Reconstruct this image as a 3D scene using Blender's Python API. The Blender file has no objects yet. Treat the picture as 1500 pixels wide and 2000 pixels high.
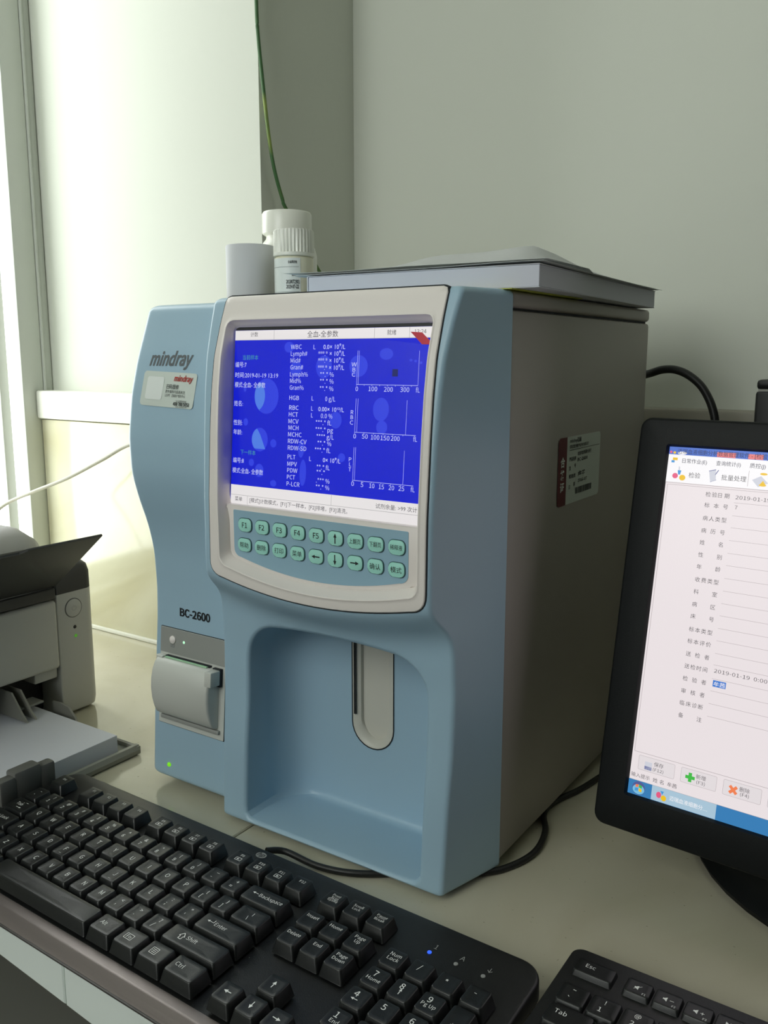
import bpy, bmesh, math, random
from mathutils import Vector, Matrix
import numpy as np
random.seed(4)
SC = bpy.context.scene
COL = SC.collection
PI = math.pi

# ------------------------------------------------------------------ camera
cam_d = bpy.data.cameras.new('camera'); cam = bpy.data.objects.new('camera', cam_d); COL.objects.link(cam)
cam.location = (0.26559, -0.55291, 0.38414)
cam.rotation_euler = (PI/2 - 0.17388, 0.0, 0.59013)
cam_d.sensor_fit = 'VERTICAL'; cam_d.sensor_height = 24.0; cam_d.lens = 1712.57*24/2000
cam_d.clip_start = 0.02
SC.camera = cam
# ------------------------------------------------------------------ world (overcast daylight outside the window)
wd = bpy.data.worlds.new('overcast_sky'); SC.world = wd; wd.use_nodes = True
bg = wd.node_tree.nodes['Background']; bg.inputs[0].default_value = (1.0, 0.985, 1.0, 1); bg.inputs[1].default_value = 6.0
# light portal standing in the window opening: it guides sampling of the sky and adds no light of its own
pl = bpy.data.lights.new('window_portal', 'AREA'); pl.shape = 'RECTANGLE'; pl.size = 1.35; pl.size_y = .34; pl.cycles.is_portal = True
po = bpy.data.objects.new('window_portal', pl); COL.objects.link(po); po.location = (-0.885, 0.03, 0.675); po.rotation_euler = (0, -PI/2, 0)
pl3 = pl.copy(); pl3.size_y = 1.0; pl3.size = 1.45; po3 = bpy.data.objects.new('window_portal', pl3); COL.objects.link(po3); po3.location = (-0.36, -1.78, 1.18); po3.rotation_euler = (0, -PI/2, PI/2)  # second portal, in the added unseen window opposite the counter
vs = SC.view_settings; vs.view_transform = 'Standard'; vs.look = 'None'; vs.exposure = 0.0; vs.gamma = 1.0; vs.use_curve_mapping = False
SC.cycles.use_denoising = True
SC.cycles.max_bounces = 8; SC.cycles.diffuse_bounces = 6; SC.cycles.caustics_reflective = False; SC.cycles.caustics_refractive = False

# ------------------------------------------------------------------ materials
MATS = {}
def s2l(c):
    return tuple((v/12.92 if v <= .04045 else ((v+.055)/1.055)**2.4) for v in c)
def rgb(r, g, b): return s2l((r/255, g/255, b/255))
def mat(name, col, rough=.5, metal=0., spec=.5, bump=0., bscale=400., var=0., vscale=8., emit=None, estr=1., coat=0., detail=3.):
    if name in MATS: return MATS[name]
    m = bpy.data.materials.new(name); m.use_nodes = True; nt = m.node_tree; b = nt.nodes['Principled BSDF']
    b.inputs['Base Color'].default_value = (*col, 1); b.inputs['Roughness'].default_value = rough
    b.inputs['Metallic'].default_value = metal; b.inputs['Specular IOR Level'].default_value = spec
    if coat: b.inputs['Coat Weight'].default_value = coat; b.inputs['Coat Roughness'].default_value = .08
    if emit is not None:
        b.inputs['Emission Color'].default_value = (*emit, 1); b.inputs['Emission Strength'].default_value = estr
    if bump or var:
        tc = nt.nodes.new('ShaderNodeTexCoord')
    if bump:
        n = nt.nodes.new('ShaderNodeTexNoise'); n.inputs['Scale'].default_value = bscale; n.inputs['Detail'].default_value = detail
        bp = nt.nodes.new('ShaderNodeBump'); bp.inputs['Strength'].default_value = bump; bp.inputs['Distance'].default_value = .0006
        nt.links.new(tc.outputs['Object'], n.inputs['Vector']); nt.links.new(n.outputs['Fac'], bp.inputs['Height']); nt.links.new(bp.outputs['Normal'], b.inputs['Normal'])
    if var:
        n2 = nt.nodes.new('ShaderNodeTexNoise'); n2.inputs['Scale'].default_value = vscale; n2.inputs['Detail'].default_value = 5
        mx = nt.nodes.new('ShaderNodeMix'); mx.data_type = 'RGBA'
        mx.inputs[6].default_value = (*[max(0, c*(1-var)) for c in col], 1); mx.inputs[7].default_value = (*[min(1, c*(1+var)) for c in col], 1)
        nt.links.new(tc.outputs['Object'], n2.inputs['Vector']); nt.links.new(n2.outputs['Fac'], mx.inputs[0]); nt.links.new(mx.outputs[2], b.inputs['Base Color'])
    MATS[name] = m
    return m
def emi(name, col):            # a lit display element
    return mat(name, (0.004, 0.004, 0.004), .25, spec=.25, emit=col, estr=1.0)
def marble(name, base, vein, rough, scale=5., specks=0.):
    if name in MATS: return MATS[name]
    m = mat(name, base, rough, spec=.5); nt = m.node_tree; b = nt.nodes['Principled BSDF']
    tc = nt.nodes.new('ShaderNodeTexCoord'); n = nt.nodes.new('ShaderNodeTexNoise'); n.inputs['Scale'].default_value = scale; n.inputs['Detail'].default_value = 7; n.inputs['Distortion'].default_value = 1.2
    cr = nt.nodes.new('ShaderNodeValToRGB'); e = cr.color_ramp.elements
    e[0].position = .30; e[0].color = (*vein, 1); e[1].position = .62; e[1].color = (*base, 1)
    sp = nt.nodes.new('ShaderNodeTexNoise'); sp.inputs['Scale'].default_value = 260; sp.inputs['Detail'].default_value = 1
    cr2 = nt.nodes.new('ShaderNodeValToRGB'); e2 = cr2.color_ramp.elements; e2[0].position = .22; e2[0].color = (.25, .22, .17, 1); e2[1].position = .26; e2[1].color = (1, 1, 1, 1)
    mx = nt.nodes.new('ShaderNodeMix'); mx.data_type = 'RGBA'; mx.blend_type = 'MULTIPLY'; mx.inputs[0].default_value = specks
    nt.links.new(tc.outputs['Object'], n.inputs['Vector']); nt.links.new(tc.outputs['Object'], sp.inputs['Vector'])
    nt.links.new(n.outputs['Fac'], cr.inputs[0]); nt.links.new(sp.outputs['Fac'], cr2.inputs[0])
    nt.links.new(cr.outputs[0], mx.inputs[6]); nt.links.new(cr2.outputs[0], mx.inputs[7]); nt.links.new(mx.outputs[2], b.inputs['Base Color'])
    return m
def glassy(name, tint=(1, 1, 1), fac=.06):
    if name in MATS: return MATS[name]
    m = bpy.data.materials.new(name); m.use_nodes = True; nt = m.node_tree; nt.nodes.clear()
    o = nt.nodes.new('ShaderNodeOutputMaterial'); t = nt.nodes.new('ShaderNodeBsdfTransparent'); g = nt.nodes.new('ShaderNodeBsdfGlossy'); mx = nt.nodes.new('ShaderNodeMixShader')
    t.inputs[0].default_value = (*tint, 1); g.inputs['Roughness'].default_value = .05; mx.inputs[0].default_value = fac
    nt.links.new(t.outputs[0], mx.inputs[1]); nt.links.new(g.outputs[0], mx.inputs[2]); nt.links.new(mx.outputs[0], o.inputs[0]); MATS[name] = m
    return m
WALL = mat('painted_plaster', rgb(214, 217, 207), .75, spec=.25, bump=.25, bscale=90, var=.03, vscale=3)
TILE = marble('cream_tile', rgb(216, 214, 190), rgb(200, 195, 164), .12, 4.)
CTILE = marble('counter_tile', rgb(200, 196, 177), rgb(186, 180, 158), .14, 5., .35)
CFACE = mat('counter_edge_tile', rgb(242, 250, 245), .2, var=.015, vscale=4)
WALLD = mat('tan_wall_paint', rgb(84, 80, 76), .8)
GROUT = mat('grout', rgb(120, 118, 105), .9)
WHITEP = mat('white_trim', rgb(232, 232, 224), .35)
ALU = mat('window_frame_paint', rgb(196, 200, 192), .4)
FLOORM = mat('floor_paint', rgb(146, 145, 139), .6, bump=.1, bscale=60, var=.06)
BLUE = mat('blue_plastic', rgb(158, 187, 206), .38, bump=.10, bscale=1500)
BEZW = mat('warm_white_plastic', rgb(230, 223, 219), .36, bump=.06, bscale=1500)
CASEG = mat('grey_coated_steel', rgb(162, 157, 151), .5, bump=.25, bscale=1200)
PNLB = mat('keypad_film', rgb(146, 180, 200), .4)
MINT = mat('mint_key', rgb(163, 224, 212), .42)
MINTD = mat('mint_key_border', rgb(40, 74, 78), .5)
INK = mat('black_ink', rgb(22, 26, 30), .6)
INKG = mat('grey_ink', rgb(92, 98, 102), .5)
INKR = mat('red_ink', rgb(178, 58, 52), .5)
GAP = mat('dark_gap', rgb(24, 30, 36), .8)
PRG = mat('printer_module_grey', rgb(150, 152, 148), .45)
PRW = mat('printer_module_light', rgb(198, 200, 194), .45)
LGREY = mat('light_grey_plastic', rgb(200, 198, 188), .45)
LGREY2 = mat('inner_grey_plastic', rgb(172, 172, 164), .5)
STICK = mat('sticker_paper', rgb(205, 214, 208), .4)
STICKW = mat('sticker_white', rgb(226, 232, 230), .4)
STICKD = mat('sticker_maroon', rgb(96, 22, 34), .5)
BLACK = mat('black_plastic', rgb(18, 21, 21), .42, bump=.18, bscale=1400)
KEYM = mat('black_keycap', rgb(24, 26, 26), .36, bump=.12, bscale=2200)
KCASE = mat('black_keyboard_case', rgb(26, 27, 27), .40, bump=.2, bscale=1600)
KLIP = mat('grey_brown_lip', rgb(128, 119, 117), .34, metal=.45, bump=.12, bscale=3000)
LEG = mat('white_legend', rgb(238, 240, 238), .5)
LEGG = mat('grey_legend', rgb(150, 152, 150), .5)
MONB = mat('black_monitor_bezel', rgb(14, 17, 18), .55, spec=.25, bump=.15, bscale=1400)
PWHITE = mat('printer_white', rgb(186, 186, 180), .5)
PDARK = mat('printer_charcoal', rgb(52, 52, 50), .5, bump=.12, bscale=1200)
PBLK = mat('printer_black', rgb(24, 24, 24), .6)
PGREY = mat('tray_grey', rgb(140, 140, 132), .5)
PAPER = mat('white_paper', rgb(214, 216, 224), .8)
PAPERL = mat('thin_paper', rgb(224, 226, 226), .7)
BOTTLE = mat('white_bottle_plastic', rgb(234, 235, 226), .28)
BOTIV = mat('ivory_bottle_plastic', rgb(232, 230, 208), .35)
LIME = mat('lime_sheet', rgb(168, 176, 60), .6)
CABW = mat('white_cable', rgb(206, 204, 190), .5)
CABK = mat('black_cable', rgb(24, 25, 25), .45)
FILM = glassy('clear_film', (1, 1, 1), .03)
PANE = glassy('window_glass', (.97, 1, .97), .04)

# ------------------------------------------------------------------ mesh helpers
def mesh_from(verts, faces, name='m', smooth=35.):
    me = bpy.data.meshes.new(name); me.from_pydata([tuple(v) for v in verts], [], faces); me.update()
    bm = bmesh.new(); bm.from_mesh(me); bmesh.ops.remove_doubles(bm, verts=bm.verts, dist=1e-6); bmesh.ops.recalc_face_normals(bm, faces=bm.faces); bm.to_mesh(me); bm.free()
    return shade(me, smooth)
def shade(me, angle=35.):
    if angle:
        me.polygons.foreach_set('use_smooth', [True]*len(me.polygons)); me.set_sharp_from_angle(angle=math.radians(angle))
    me.update(); return me
def bm_mesh(bm, name='m', smooth=35.):
    bmesh.ops.recalc_face_normals(bm, faces=bm.faces); me = bpy.data.meshes.new(name); bm.to_mesh(me); bm.free(); return shade(me, smooth)
def obj(name, me, m=None, parent=None, loc=None, world=False, label=None):
    o = bpy.data.objects.new(name, me); COL.objects.link(o)
    if m is not None and len(me.materials) == 0: me.materials.append(m)
    if parent is not None:
        o.parent = parent
        if world: o.matrix_parent_inverse = parent_inv(parent)
    if loc is not None: o.location = loc
    if label: o['label'] = label
    return o
def full_matrix(o):
    m = Matrix.LocRotScale(o.location, o.rotation_euler, o.scale)
    if o.parent is not None: m = full_matrix(o.parent) @ o.matrix_parent_inverse @ m
    return m
def parent_inv(p): return full_matrix(p).inverted()
def thing(name, label, cat, loc=(0, 0, 0), rot=(0, 0, 0), group=None):
    o = bpy.data.objects.new(name, None); COL.objects.link(o); o.location = loc; o.rotation_euler = rot; o.empty_display_size = .02
    return tag(o, label, cat, group)
def tag(o, label, cat, group=None):
    o['label'] = label; o['category'] = cat
    if group: o['group'] = group
    return o
def struct(o, label=None):
    o['kind'] = 'structure'
    if label: o['label'] = label; o['category'] = o.name.split('.')[0].split('_')[0]
    return o
def rbox(x0, x1, y0, y1, z0, z1, r=.002, seg=2, M=None, smooth=35.):
    bm = bmesh.new(); bmesh.ops.create_cube(bm, size=1)
    for v in bm.verts: v.co = Vector(((x0+x1)/2+v.co.x*(x1-x0), (y0+y1)/2+v.co.y*(y1-y0), (z0+z1)/2+v.co.z*(z1-z0)))
    if r: bmesh.ops.bevel(bm, geom=bm.edges[:], offset=r, segments=seg, profile=.5, affect='EDGES')
    if M is not None: bmesh.ops.transform(bm, matrix=M, verts=bm.verts)
    return bm_mesh(bm, smooth=smooth)
def prism(pts, h0, h1, fn, bev=0., seg=2, smooth=35.):
    """outline pts (a,b) extruded from h0 to h1; fn(a,b,h)->xyz. bev bevels the rim at h1."""
    bm = bmesh.new(); lo = [bm.verts.new((a, b, h0)) for a, b in pts]; hi = [bm.verts.new((a, b, h1)) for a, b in pts]; n = len(pts)
    bm.faces.new(lo[::-1]); top = bm.faces.new(hi)
    for i in range(n): bm.faces.new((lo[i], lo[(i+1) % n], hi[(i+1) % n], hi[i]))
    if bev: bmesh.ops.bevel(bm, geom=list(top.edges), offset=bev, segments=seg, profile=.5, affect='EDGES')
    for v in bm.verts: v.co = Vector(fn(*v.co))
    return bm_mesh(bm, smooth=smooth)
def rrect(x0, x1, y0, y1, r, n=5):
    if not isinstance(r, (list, tuple)): r = [r]*4
    out = []
    for (cx, cy, a0, rr) in ((x1-r[0], y1-r[0], 0, r[0]), (x0+r[1], y1-r[1], 90, r[1]), (x0+r[2], y0+r[2], 180, r[2]), (x1-r[3], y0+r[3], 270, r[3])):
        for k in range(n+1):
            a = math.radians(a0+90*k/n); out.append((cx+rr*math.cos(a), cy+rr*math.sin(a)))
    return out
def flat(pts, fn, back=None):
    """flat n-gon outline mapped by fn(a,b)"""
    bm = bmesh.new(); vs_ = [bm.verts.new(fn(a, b)) for a, b in pts]; bm.faces.new(vs_); bmesh.ops.triangulate(bm, faces=bm.faces[:])
    me = bpy.data.meshes.new('m'); bm.to_mesh(me); bm.free(); return me
def tube(path, r, n=10, sub=6, smooth=True, taper=None):
    P = [Vector(p) for p in path]
    pts = []
    for i in range(len(P)-1):
        p0 = P[max(i-1, 0)]; p1 = P[i]; p2 = P[i+1]; p3 = P[min(i+2, len(P)-1)]
        for k in range(sub):
            t = k/sub; pts.append(.5*((2*p1)+(-p0+p2)*t+(2*p0-5*p1+4*p2-p3)*t*t+(-p0+3*p1-3*p2+p3)*t**3))
    pts.append(P[-1])
    verts = []; faces = []; up = Vector((0, 0, 1))
    for i, p in enumerate(pts):
        d = (pts[min(i+1, len(pts)-1)]-pts[max(i-1, 0)]).normalized()
        a = d.cross(up)
        if a.length < .05: a = d.cross(Vector((0, 1, 0)))
        a.normalize(); b = d.cross(a)
        for k in range(n): verts.append(p+r*(math.cos(2*PI*k/n)*a+math.sin(2*PI*k/n)*b))
    m = len(pts)
    for i in range(m-1):
        for k in range(n): faces.append((i*n+k, i*n+(k+1) % n, (i+1)*n+(k+1) % n, (i+1)*n+k))
    faces.append(tuple(range(n))[::-1]); faces.append(tuple((m-1)*n+k for k in range(n)))
    return mesh_from(verts, faces, smooth=60)
def lathe(prof, c, n=40, ribs=None, smooth=35.):
    verts = []; faces = []
    for j, (r, z) in enumerate(prof):
        for k in range(n):
            rr = r
            if ribs and ribs[0] <= z <= ribs[1] and k % 2: rr = r-ribs[2]
            verts.append((c[0]+rr*math.cos(2*PI*k/n), c[1]+rr*math.sin(2*PI*k/n), c[2]+z))
    for j in range(len(prof)-1):
        for k in range(n): faces.append((j*n+k, j*n+(k+1) % n, (j+1)*n+(k+1) % n, (j+1)*n+k))
    faces.append(tuple(range(n))[::-1]); faces.append(tuple((len(prof)-1)*n+k for k in range(n)))
    return mesh_from(verts, faces, smooth=smooth)
def loft(rings, smooth=35., caps=True):
    n = len(rings[0]); verts = [p for r in rings for p in r]; faces = []
    for j in range(len(rings)-1):
        for k in range(n): faces.append((j*n+k, j*n+(k+1) % n, (j+1)*n+(k+1) % n, (j+1)*n+k))
    if caps is True: faces.append(tuple(range(n))[::-1])
    if caps: faces.append(tuple((len(rings)-1)*n+k for k in range(n)))
    return mesh_from(verts, faces, smooth=smooth)
def boolean(me, cutters, smooth=32.):
    o = bpy.data.objects.new('tmp', me); COL.objects.link(o); cs = []
    for c in cutters:
        co = bpy.data.objects.new('tmpc', c); COL.objects.link(co); cs.append(co)
        md = o.modifiers.new('b', 'BOOLEAN'); md.operation = 'DIFFERENCE'; md.object = co; md.solver = 'EXACT'
    dg = bpy.context.evaluated_depsgraph_get(); dg.update(); res = bpy.data.meshes.new_from_object(o.evaluated_get(dg))
    for x in cs+[o]: bpy.data.objects.remove(x)
    res.materials.clear()
    return shade(res, smooth)
# ------------------------------------------------------------------ lettering
_tc = {}
try:      # the plain sans that ships with Blender, for Latin lettering; the built-in font serves if it is missing
    import os
    SANS = bpy.data.fonts.load(os.path.join(bpy.utils.system_resource('DATAFILES'), 'fonts', 'Noto Sans CJK Regular.woff2'))
    _c = bpy.data.curves.new('t', 'FONT'); _c.body = 'H'; _c.font = SANS; _o = bpy.data.objects.new('t', _c); COL.objects.link(_o)
    _d = bpy.context.evaluated_depsgraph_get(); _m = bpy.data.meshes.new_from_object(_o.evaluated_get(_d)); SANSK = .70/max(v.co.y for v in _m.vertices)
    bpy.data.objects.remove(_o); bpy.data.curves.remove(_c); bpy.data.meshes.remove(_m)
except Exception:
    SANS = None
def glyphs(s, bold=0., shear=0., res=2):
    k = (s, bold, shear, res)
    if k in _tc: return _tc[k]
    c = bpy.data.curves.new('t', 'FONT'); c.body = s; c.size = 1; c.offset = bold; c.shear = shear; c.resolution_u = res
    if SANS is not None and s.isascii(): c.font = SANS; c.size = SANSK
    o = bpy.data.objects.new('t', c); COL.objects.link(o); dg = bpy.context.evaluated_depsgraph_get(); dg.update()
    me = bpy.data.meshes.new_from_object(o.evaluated_get(dg)); bpy.data.objects.remove(o); bpy.data.curves.remove(c)
    V = np.array([v.co[:2] for v in me.vertices]) if len(me.vertices) else np.zeros((0, 2)); F = [tuple(p.vertices) for p in me.polygons]; bpy.data.meshes.remove(me)
    _tc[k] = (V, F); return _tc[k]
def text_mesh(items, fn):
    """items: dicts s,u,v,size,[width],[align],[bold],[shear]; fn(u,v)->xyz"""
    verts = []; faces = []
    for it in items:
        V, F = glyphs(it['s'], it.get('bold', 0.), it.get('shear', 0.), it.get('res', 2))
        if not len(V): continue
        x0 = V[:, 0].min(); w = V[:, 0].max()-x0; sx = it['size']
        if it.get('width'): sx = it['width']/max(w, 1e-6)
        al = it.get('align', 'l'); off = 0 if al == 'l' else (-.5*w*sx if al == 'c' else -w*sx)
        cy = 0
        if it.get('mid'): cy = -.5*(V[:, 1].max()+V[:, 1].min())
        rot = it.get('rot', 0.); c_, s_ = math.cos(rot), math.sin(rot); b = len(verts)
        for x, y in V:
            a = (x-x0)*sx+off; d = (y+cy)*it['size']
            verts.append(fn(it['u']+a*c_-d*s_, it['v']+a*s_+d*c_))
        faces += [tuple(i+b for i in f) for f in F]
    me = bpy.data.meshes.new('t'); me.from_pydata([tuple(v) for v in verts], [], faces); me.update(); return me
def quads_mesh(polys, fn):
    verts = []; faces = []
    for p in polys:
        b = len(verts); verts += [fn(*q) for q in p]; faces.append(tuple(range(b, b+len(p))))
    me = bpy.data.meshes.new('q'); me.from_pydata([tuple(v) for v in verts], [], faces); me.update(); return me
def line(a, b, w):
    dx, dy = b[0]-a[0], b[1]-a[1]; L = math.hypot(dx, dy); nx, ny = -dy/L*w/2, dx/L*w/2
    return [(a[0]+nx, a[1]+ny), (b[0]+nx, b[1]+ny), (b[0]-nx, b[1]-ny), (a[0]-nx, a[1]-ny)]
def ell(u, v, a, b, n=24): return [(u+a*math.cos(2*PI*k/n), v+b*math.sin(2*PI*k/n)) for k in range(n)]
def arrow(cx, cy, L, ang, w, hw, hl):
    p = [(-L/2, -w/2), (L/2-hl, -w/2), (L/2-hl, -hw/2), (L/2, 0), (L/2-hl, hw/2), (L/2-hl, w/2), (-L/2, w/2)]
    c_, s_ = math.cos(ang), math.sin(ang); return [(cx+a*c_-b*s_, cy+a*s_+b*c_) for a, b in p]


# ================================================================== the room
def slab(name, x0, x1, y0, y1, z0, z1, m, r=0., parent=None):
    return obj(name, rbox(x0, x1, y0, y1, z0, z1, r, 2, smooth=None if not r else 35.), m, parent, world=parent is not None)
XW = -0.852                     # inner plane of the window wall
YP, YB = 0.250, 0.434           # painted face of the pier and of the back wall
XC = -0.443                     # pier corner
ZF, ZC = -0.75, 2.05
struct(slab('floor', -1.05, 3.4, -1.75, .60, ZF-.06, ZF, FLOORM), 'grey painted floor under the counter')
struct(slab('ceiling', -1.05, 3.4, -1.75, .60, ZC, ZC+.06, WALL), 'white plaster ceiling')
wb = struct(slab('wall_back', XC, 3.4, YB, .60, ZF, ZC, WALL), 'pale plaster wall behind the analyzer and monitor')
wp = struct(slab('wall_pier', XW-.03, XC, YP, .60, ZF, ZC, WALL), 'pale plaster pier between window and back wall')
struct(slab('wall_right', 3.4, 3.46, -1.75, .60, ZF, ZC, WALLD), 'dull brown-grey wall on the right')
struct(slab('wall_front', .12, 3.4, -1.81, -1.75, ZF, ZC, WALLD), 'dull brown-grey wall opposite the counter')
wfr = bpy.data.objects['wall_front']
slab('wall_section', -1.05, .12, -1.81, -1.75, ZF, .45, WALLD, parent=wfr); slab('wall_section', -1.05, .12, -1.81, -1.75, 1.92, ZC, WALLD, parent=wfr)
wl = struct(slab('wall_left', XW-.10, XW, -1.75, .2495, ZF, -.02, WALL), 'pale plaster wall under and beside the window')
slab('wall_section', XW-.10, XW, -1.75, .2495, 1.36, ZC, WALL, parent=wl)
slab('wall_section', XW-.10, XW, -1.75, -.14, -.02, 1.36, WALL, parent=wl)
# cream tiles below the dado band, on pier and back wall (tile width 0.6 m)
def tiles(parent, x0, x1, y0, y1, z0, z1, joints):
    xs = [x0]+[j for j in joints if x0 < j < x1]+[x1]
    for a, b in zip(xs[:-1], xs[1:]): slab('wall_tile', a+.0006, b-.0006, y0, y1, z0, z1, TILE, .0012, parent)
tiles(wp, XW, XC-.022+.022, YP-.023, YP+.001, .0005, .297, [-1.40, -.80+1.2])
tiles(wb, XC, 2.5, YB-.022, YB+.001, .0005, .297, [.1, .7, 1.3])
slab('wall_tile', XC, XC+.020, YP-.02, YB-.022, .0005, .297, TILE, .0012, wp)
t1 = struct(slab('trim_1', XW, XC+.002, YP-.030, YP+.001, .2985, .3385, WHITEP, .003), 'white dado ledge along the pier above cream tile')
t2 = struct(slab('trim_2', XC+.026, 2.5, YB-.028, YB+.001, .2985, .3300, mat('shaded_trim', rgb(150, 146, 134), .5), .003), 'dado ledge along the back wall behind the monitor, shade painted in as grey')  # the shade on this ledge is put into its grey colour
t3 = struct(slab('trim_3', XC-.001, XC+.024, YP-.020, YB+.0005, .2985, .3330, WHITEP, .003), 'short white dado return on the side of the pier')
struct(slab('trim_4', XW, XC, YP-.027, YP-.0225, .0003, .006, WHITEP, .0015), 'thin white strip between the pier tiles and the counter')  # thin white strip along the foot of the pier tiles
# window: jamb with stepped aluminium profile, sashes and glass
win = thing('window_1', 'bright white-framed sliding window in the left wall', 'window', (XW, -.2, -.02)); win['kind'] = 'structure'
def wpart(name, x0, x1, y0, y1, z0, z1, m=ALU, r=.002): return slab(name, x0, x1, y0, y1, z0, z1, m, r, win)
wpart('jamb', XW-.008, XW, .2005, .2345, -.018, 1.36)
wpart('jamb', XW-.012, XW+.003, .2345, .2385, -.018, 1.36)
wpart('jamb', XW-.008, XW+.001, .2385, .2495, -.018, 1.36)
wpart('jamb', XW-.030, XW-.008, .2240, .2495, -.018, 1.36)
wpart('jamb', XW-.095, XW-.004, -.14, -.10, -.018, 1.36)
wpart('head', XW-.09, XW-.006, -.10, .20, 1.31, 1.358)
wpart('sill', XW-.098, XW-.004, -.10, .200, -.018, .012, WHITEP)
wpart('sash_stile', XW-.046, XW-.033, .1865, .2020, .012, 1.31)
wpart('sash_stile', XW-.046, XW-.033, -.10, -.075, .012, 1.31)
wpart('sash_rail', XW-.06, XW-.038, -.10, .200, .012, .050)
wpart('pane', XW-.041, XW-.038, -.08, .19, .04, 1.31, PANE, 0)

win3 = thing('window_2', 'wide white-framed unseen window added opposite the counter for front light', 'window', (-.36, -1.78, .45)); win3['kind'] = 'structure'  # unseen window, added to bring daylight onto the front faces
def w3(name, x0, x1, z0, z1, m=ALU, y0=-1.81, y1=-1.75): return slab(name, x0, x1, y0, y1, z0, z1, m, .002 if m is ALU else 0, win3)
w3('jamb', -.85, -.80, .45, 1.92); w3('jamb', .07, .12, .45, 1.92); w3('head', -.80, .07, 1.87, 1.92); w3('sill', -.80, .07, .45, .49); w3('sash_stile', -.38, -.34, .49, 1.87)
w3('pane', -.80, -.38, .49, 1.87, PANE, -1.785, -1.780); w3('pane', -.34, .07, .49, 1.87, PANE, -1.785, -1.780)

# ------------------------------------------------------------------ counter (tiled worktop)
ct = thing('countertop', 'cream tiled worktop carrying the analyzer, printer and keyboards', 'counter', (0, .1, ZF))
FD = Vector((1, -.061))      # direction of the front edge
def fy(x): return -.2285-.061*(x+.29)
def ctile(x0, x1):
    g = .0007
    pts = [(x0+g, fy(x0)), (x1-g, fy(x1))]
    if x1 > XC: pts.append((x1-g, YB-.024))
    else: pts.append((x1-g, YP-.024))
    if x0 < XC < x1: pts += [(XC+.021, YB-.024), (XC+.021, YP-.024)]
    pts.append((x0+g, YB-.024 if x0 > XC else YP-.024))
    m = prism(pts, -.018, 0, lambda a, b, h: (a, b, h), .001, 1); obj('counter_tile', m, CTILE, ct, world=True)
    def ff(a, h, d): q = fy(a); return (a, q-.0005-d, h)
    m = prism([(x0+g, -.043), (x1-g, -.043), (x1-g, -.0012), (x0+g, -.0012)], -.012, 0.004, lambda a, b, h: ff(a, b, h), .001, 1)
    obj('edge_tile', m, CFACE, ct, world=True)
for a, b in ((XW+.002, -.802), (-.802, -.202), (-.202, .398), (.398, .998), (.998, 1.6), (1.6, 2.2)): ctile(a, b)
obj('substrate', prism([(XW+.002, fy(XW)+.004), (2.2, fy(2.2)+.004), (2.2, YB-.024), (XC+.021, YB-.024), (XC+.021, YP-.024), (XW+.002, YP-.024)], -.042, -.0185, lambda a, b, h: (a, b, h)), GROUT, ct, world=True)
obj('counter_tile', prism([(XW+.003, -.46), (-.403, -.46), (-.403, fy(-.403)-.006), (XW+.003, fy(XW)-.006)], -.018, 0, lambda a, b, h: (a, b, h), .001, 1), CTILE, ct, world=True)
obj('substrate', prism([(XW+.003, -.458), (-.405, -.458), (-.405, fy(-.403)-.007), (XW+.003, fy(XW)-.007)], -.042, -.0185, lambda a, b, h: (a, b, h)), GROUT, ct, world=True)
obj('edge_tile', rbox(XW+.003, -.403, -.4660, -.4602, -.043, -.0012, .001, 1), CFACE, ct, world=True)
obj('support_wall', rbox(XW+.002, 2.2, .02, YP-.024, ZF+.001, -.043, 0), mat('counter_base', rgb(150, 150, 142), .8), ct, world=True)

# ================================================================== blood analyzer
an = thing('blood_analyzer', 'pale blue and grey benchtop blood analyzer with lit blue screen', 'analyzer', (-.166, .12, 0))
STUFFN = ('display_text', 'display_lines', 'display_cells', 'sticker_print', 'sticker_barcode', 'screen_text', 'screen_lines', 'screen_icons')
def ap(name, me, m, parent=an, label=None):
    o = obj(name, me, m, parent, world=True, label=label)
    if name in STUFFN: o['kind'] = 'stuff'
    return o
cz = [.004, .07, .11, .155, .186, .194, .200, .206, .212, .218, .225, .28, .33, .36, .385, .41, .431]
cy = [-.0592, -.055, -.051, -.0495, -.0510, -.053, -.0565, -.0625, -.069, -.0730, -.0735, -.0725, -.069, -.066, -.062, -.054, -.0458]
wz = [.004, .059, .107, .155, .183, .2166, .241, .265, .288, .319, .354, .384, .41, .4287, .432]
wy = [-.0461, -.0423, -.0383, -.0337, -.0326, -.0342, -.0398, -.0487, -.0552, -.056, -.051, -.0425, -.0325, -.0256, -.024]
def smooth_interp(zz, yy, rad=.006):
    zs = np.linspace(zz[0], zz[-1], 860); ys = np.interp(zs, zz, yy); st = zs[1]-zs[0]; k = int(rad/st); ker = np.hanning(2*k+3); ker /= ker.sum()
    pad = np.concatenate([2*ys[0]-ys[1:len(ker)//2+1][::-1], ys, 2*ys[-1]-ys[-len(ker)//2:-1][::-1]])
    return zs, np.convolve(pad, ker, 'same')[len(ker)//2:len(ker)//2+len(zs)]
CZ, CY = smooth_interp(cz, cy, .007); WZ, WY = smooth_interp(wz, wy, .014)
def yc0(z): return float(np.interp(z, CZ, CY))
def yw(z): return float(np.interp(z, WZ, WY))
def sst(a, b, x): t = min(1, max(0, (x-a)/(b-a))); return t*t*(3-2*t)
def sag(x): return -.0125*max(0., 1-((x+.1225)/.102)**2)
def wgt(z): return sst(.150, .190, z)*(1-sst(.235, .30, z))
def yface(x, z): return yc0(z-sag(x)*wgt(z+.006))
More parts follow.
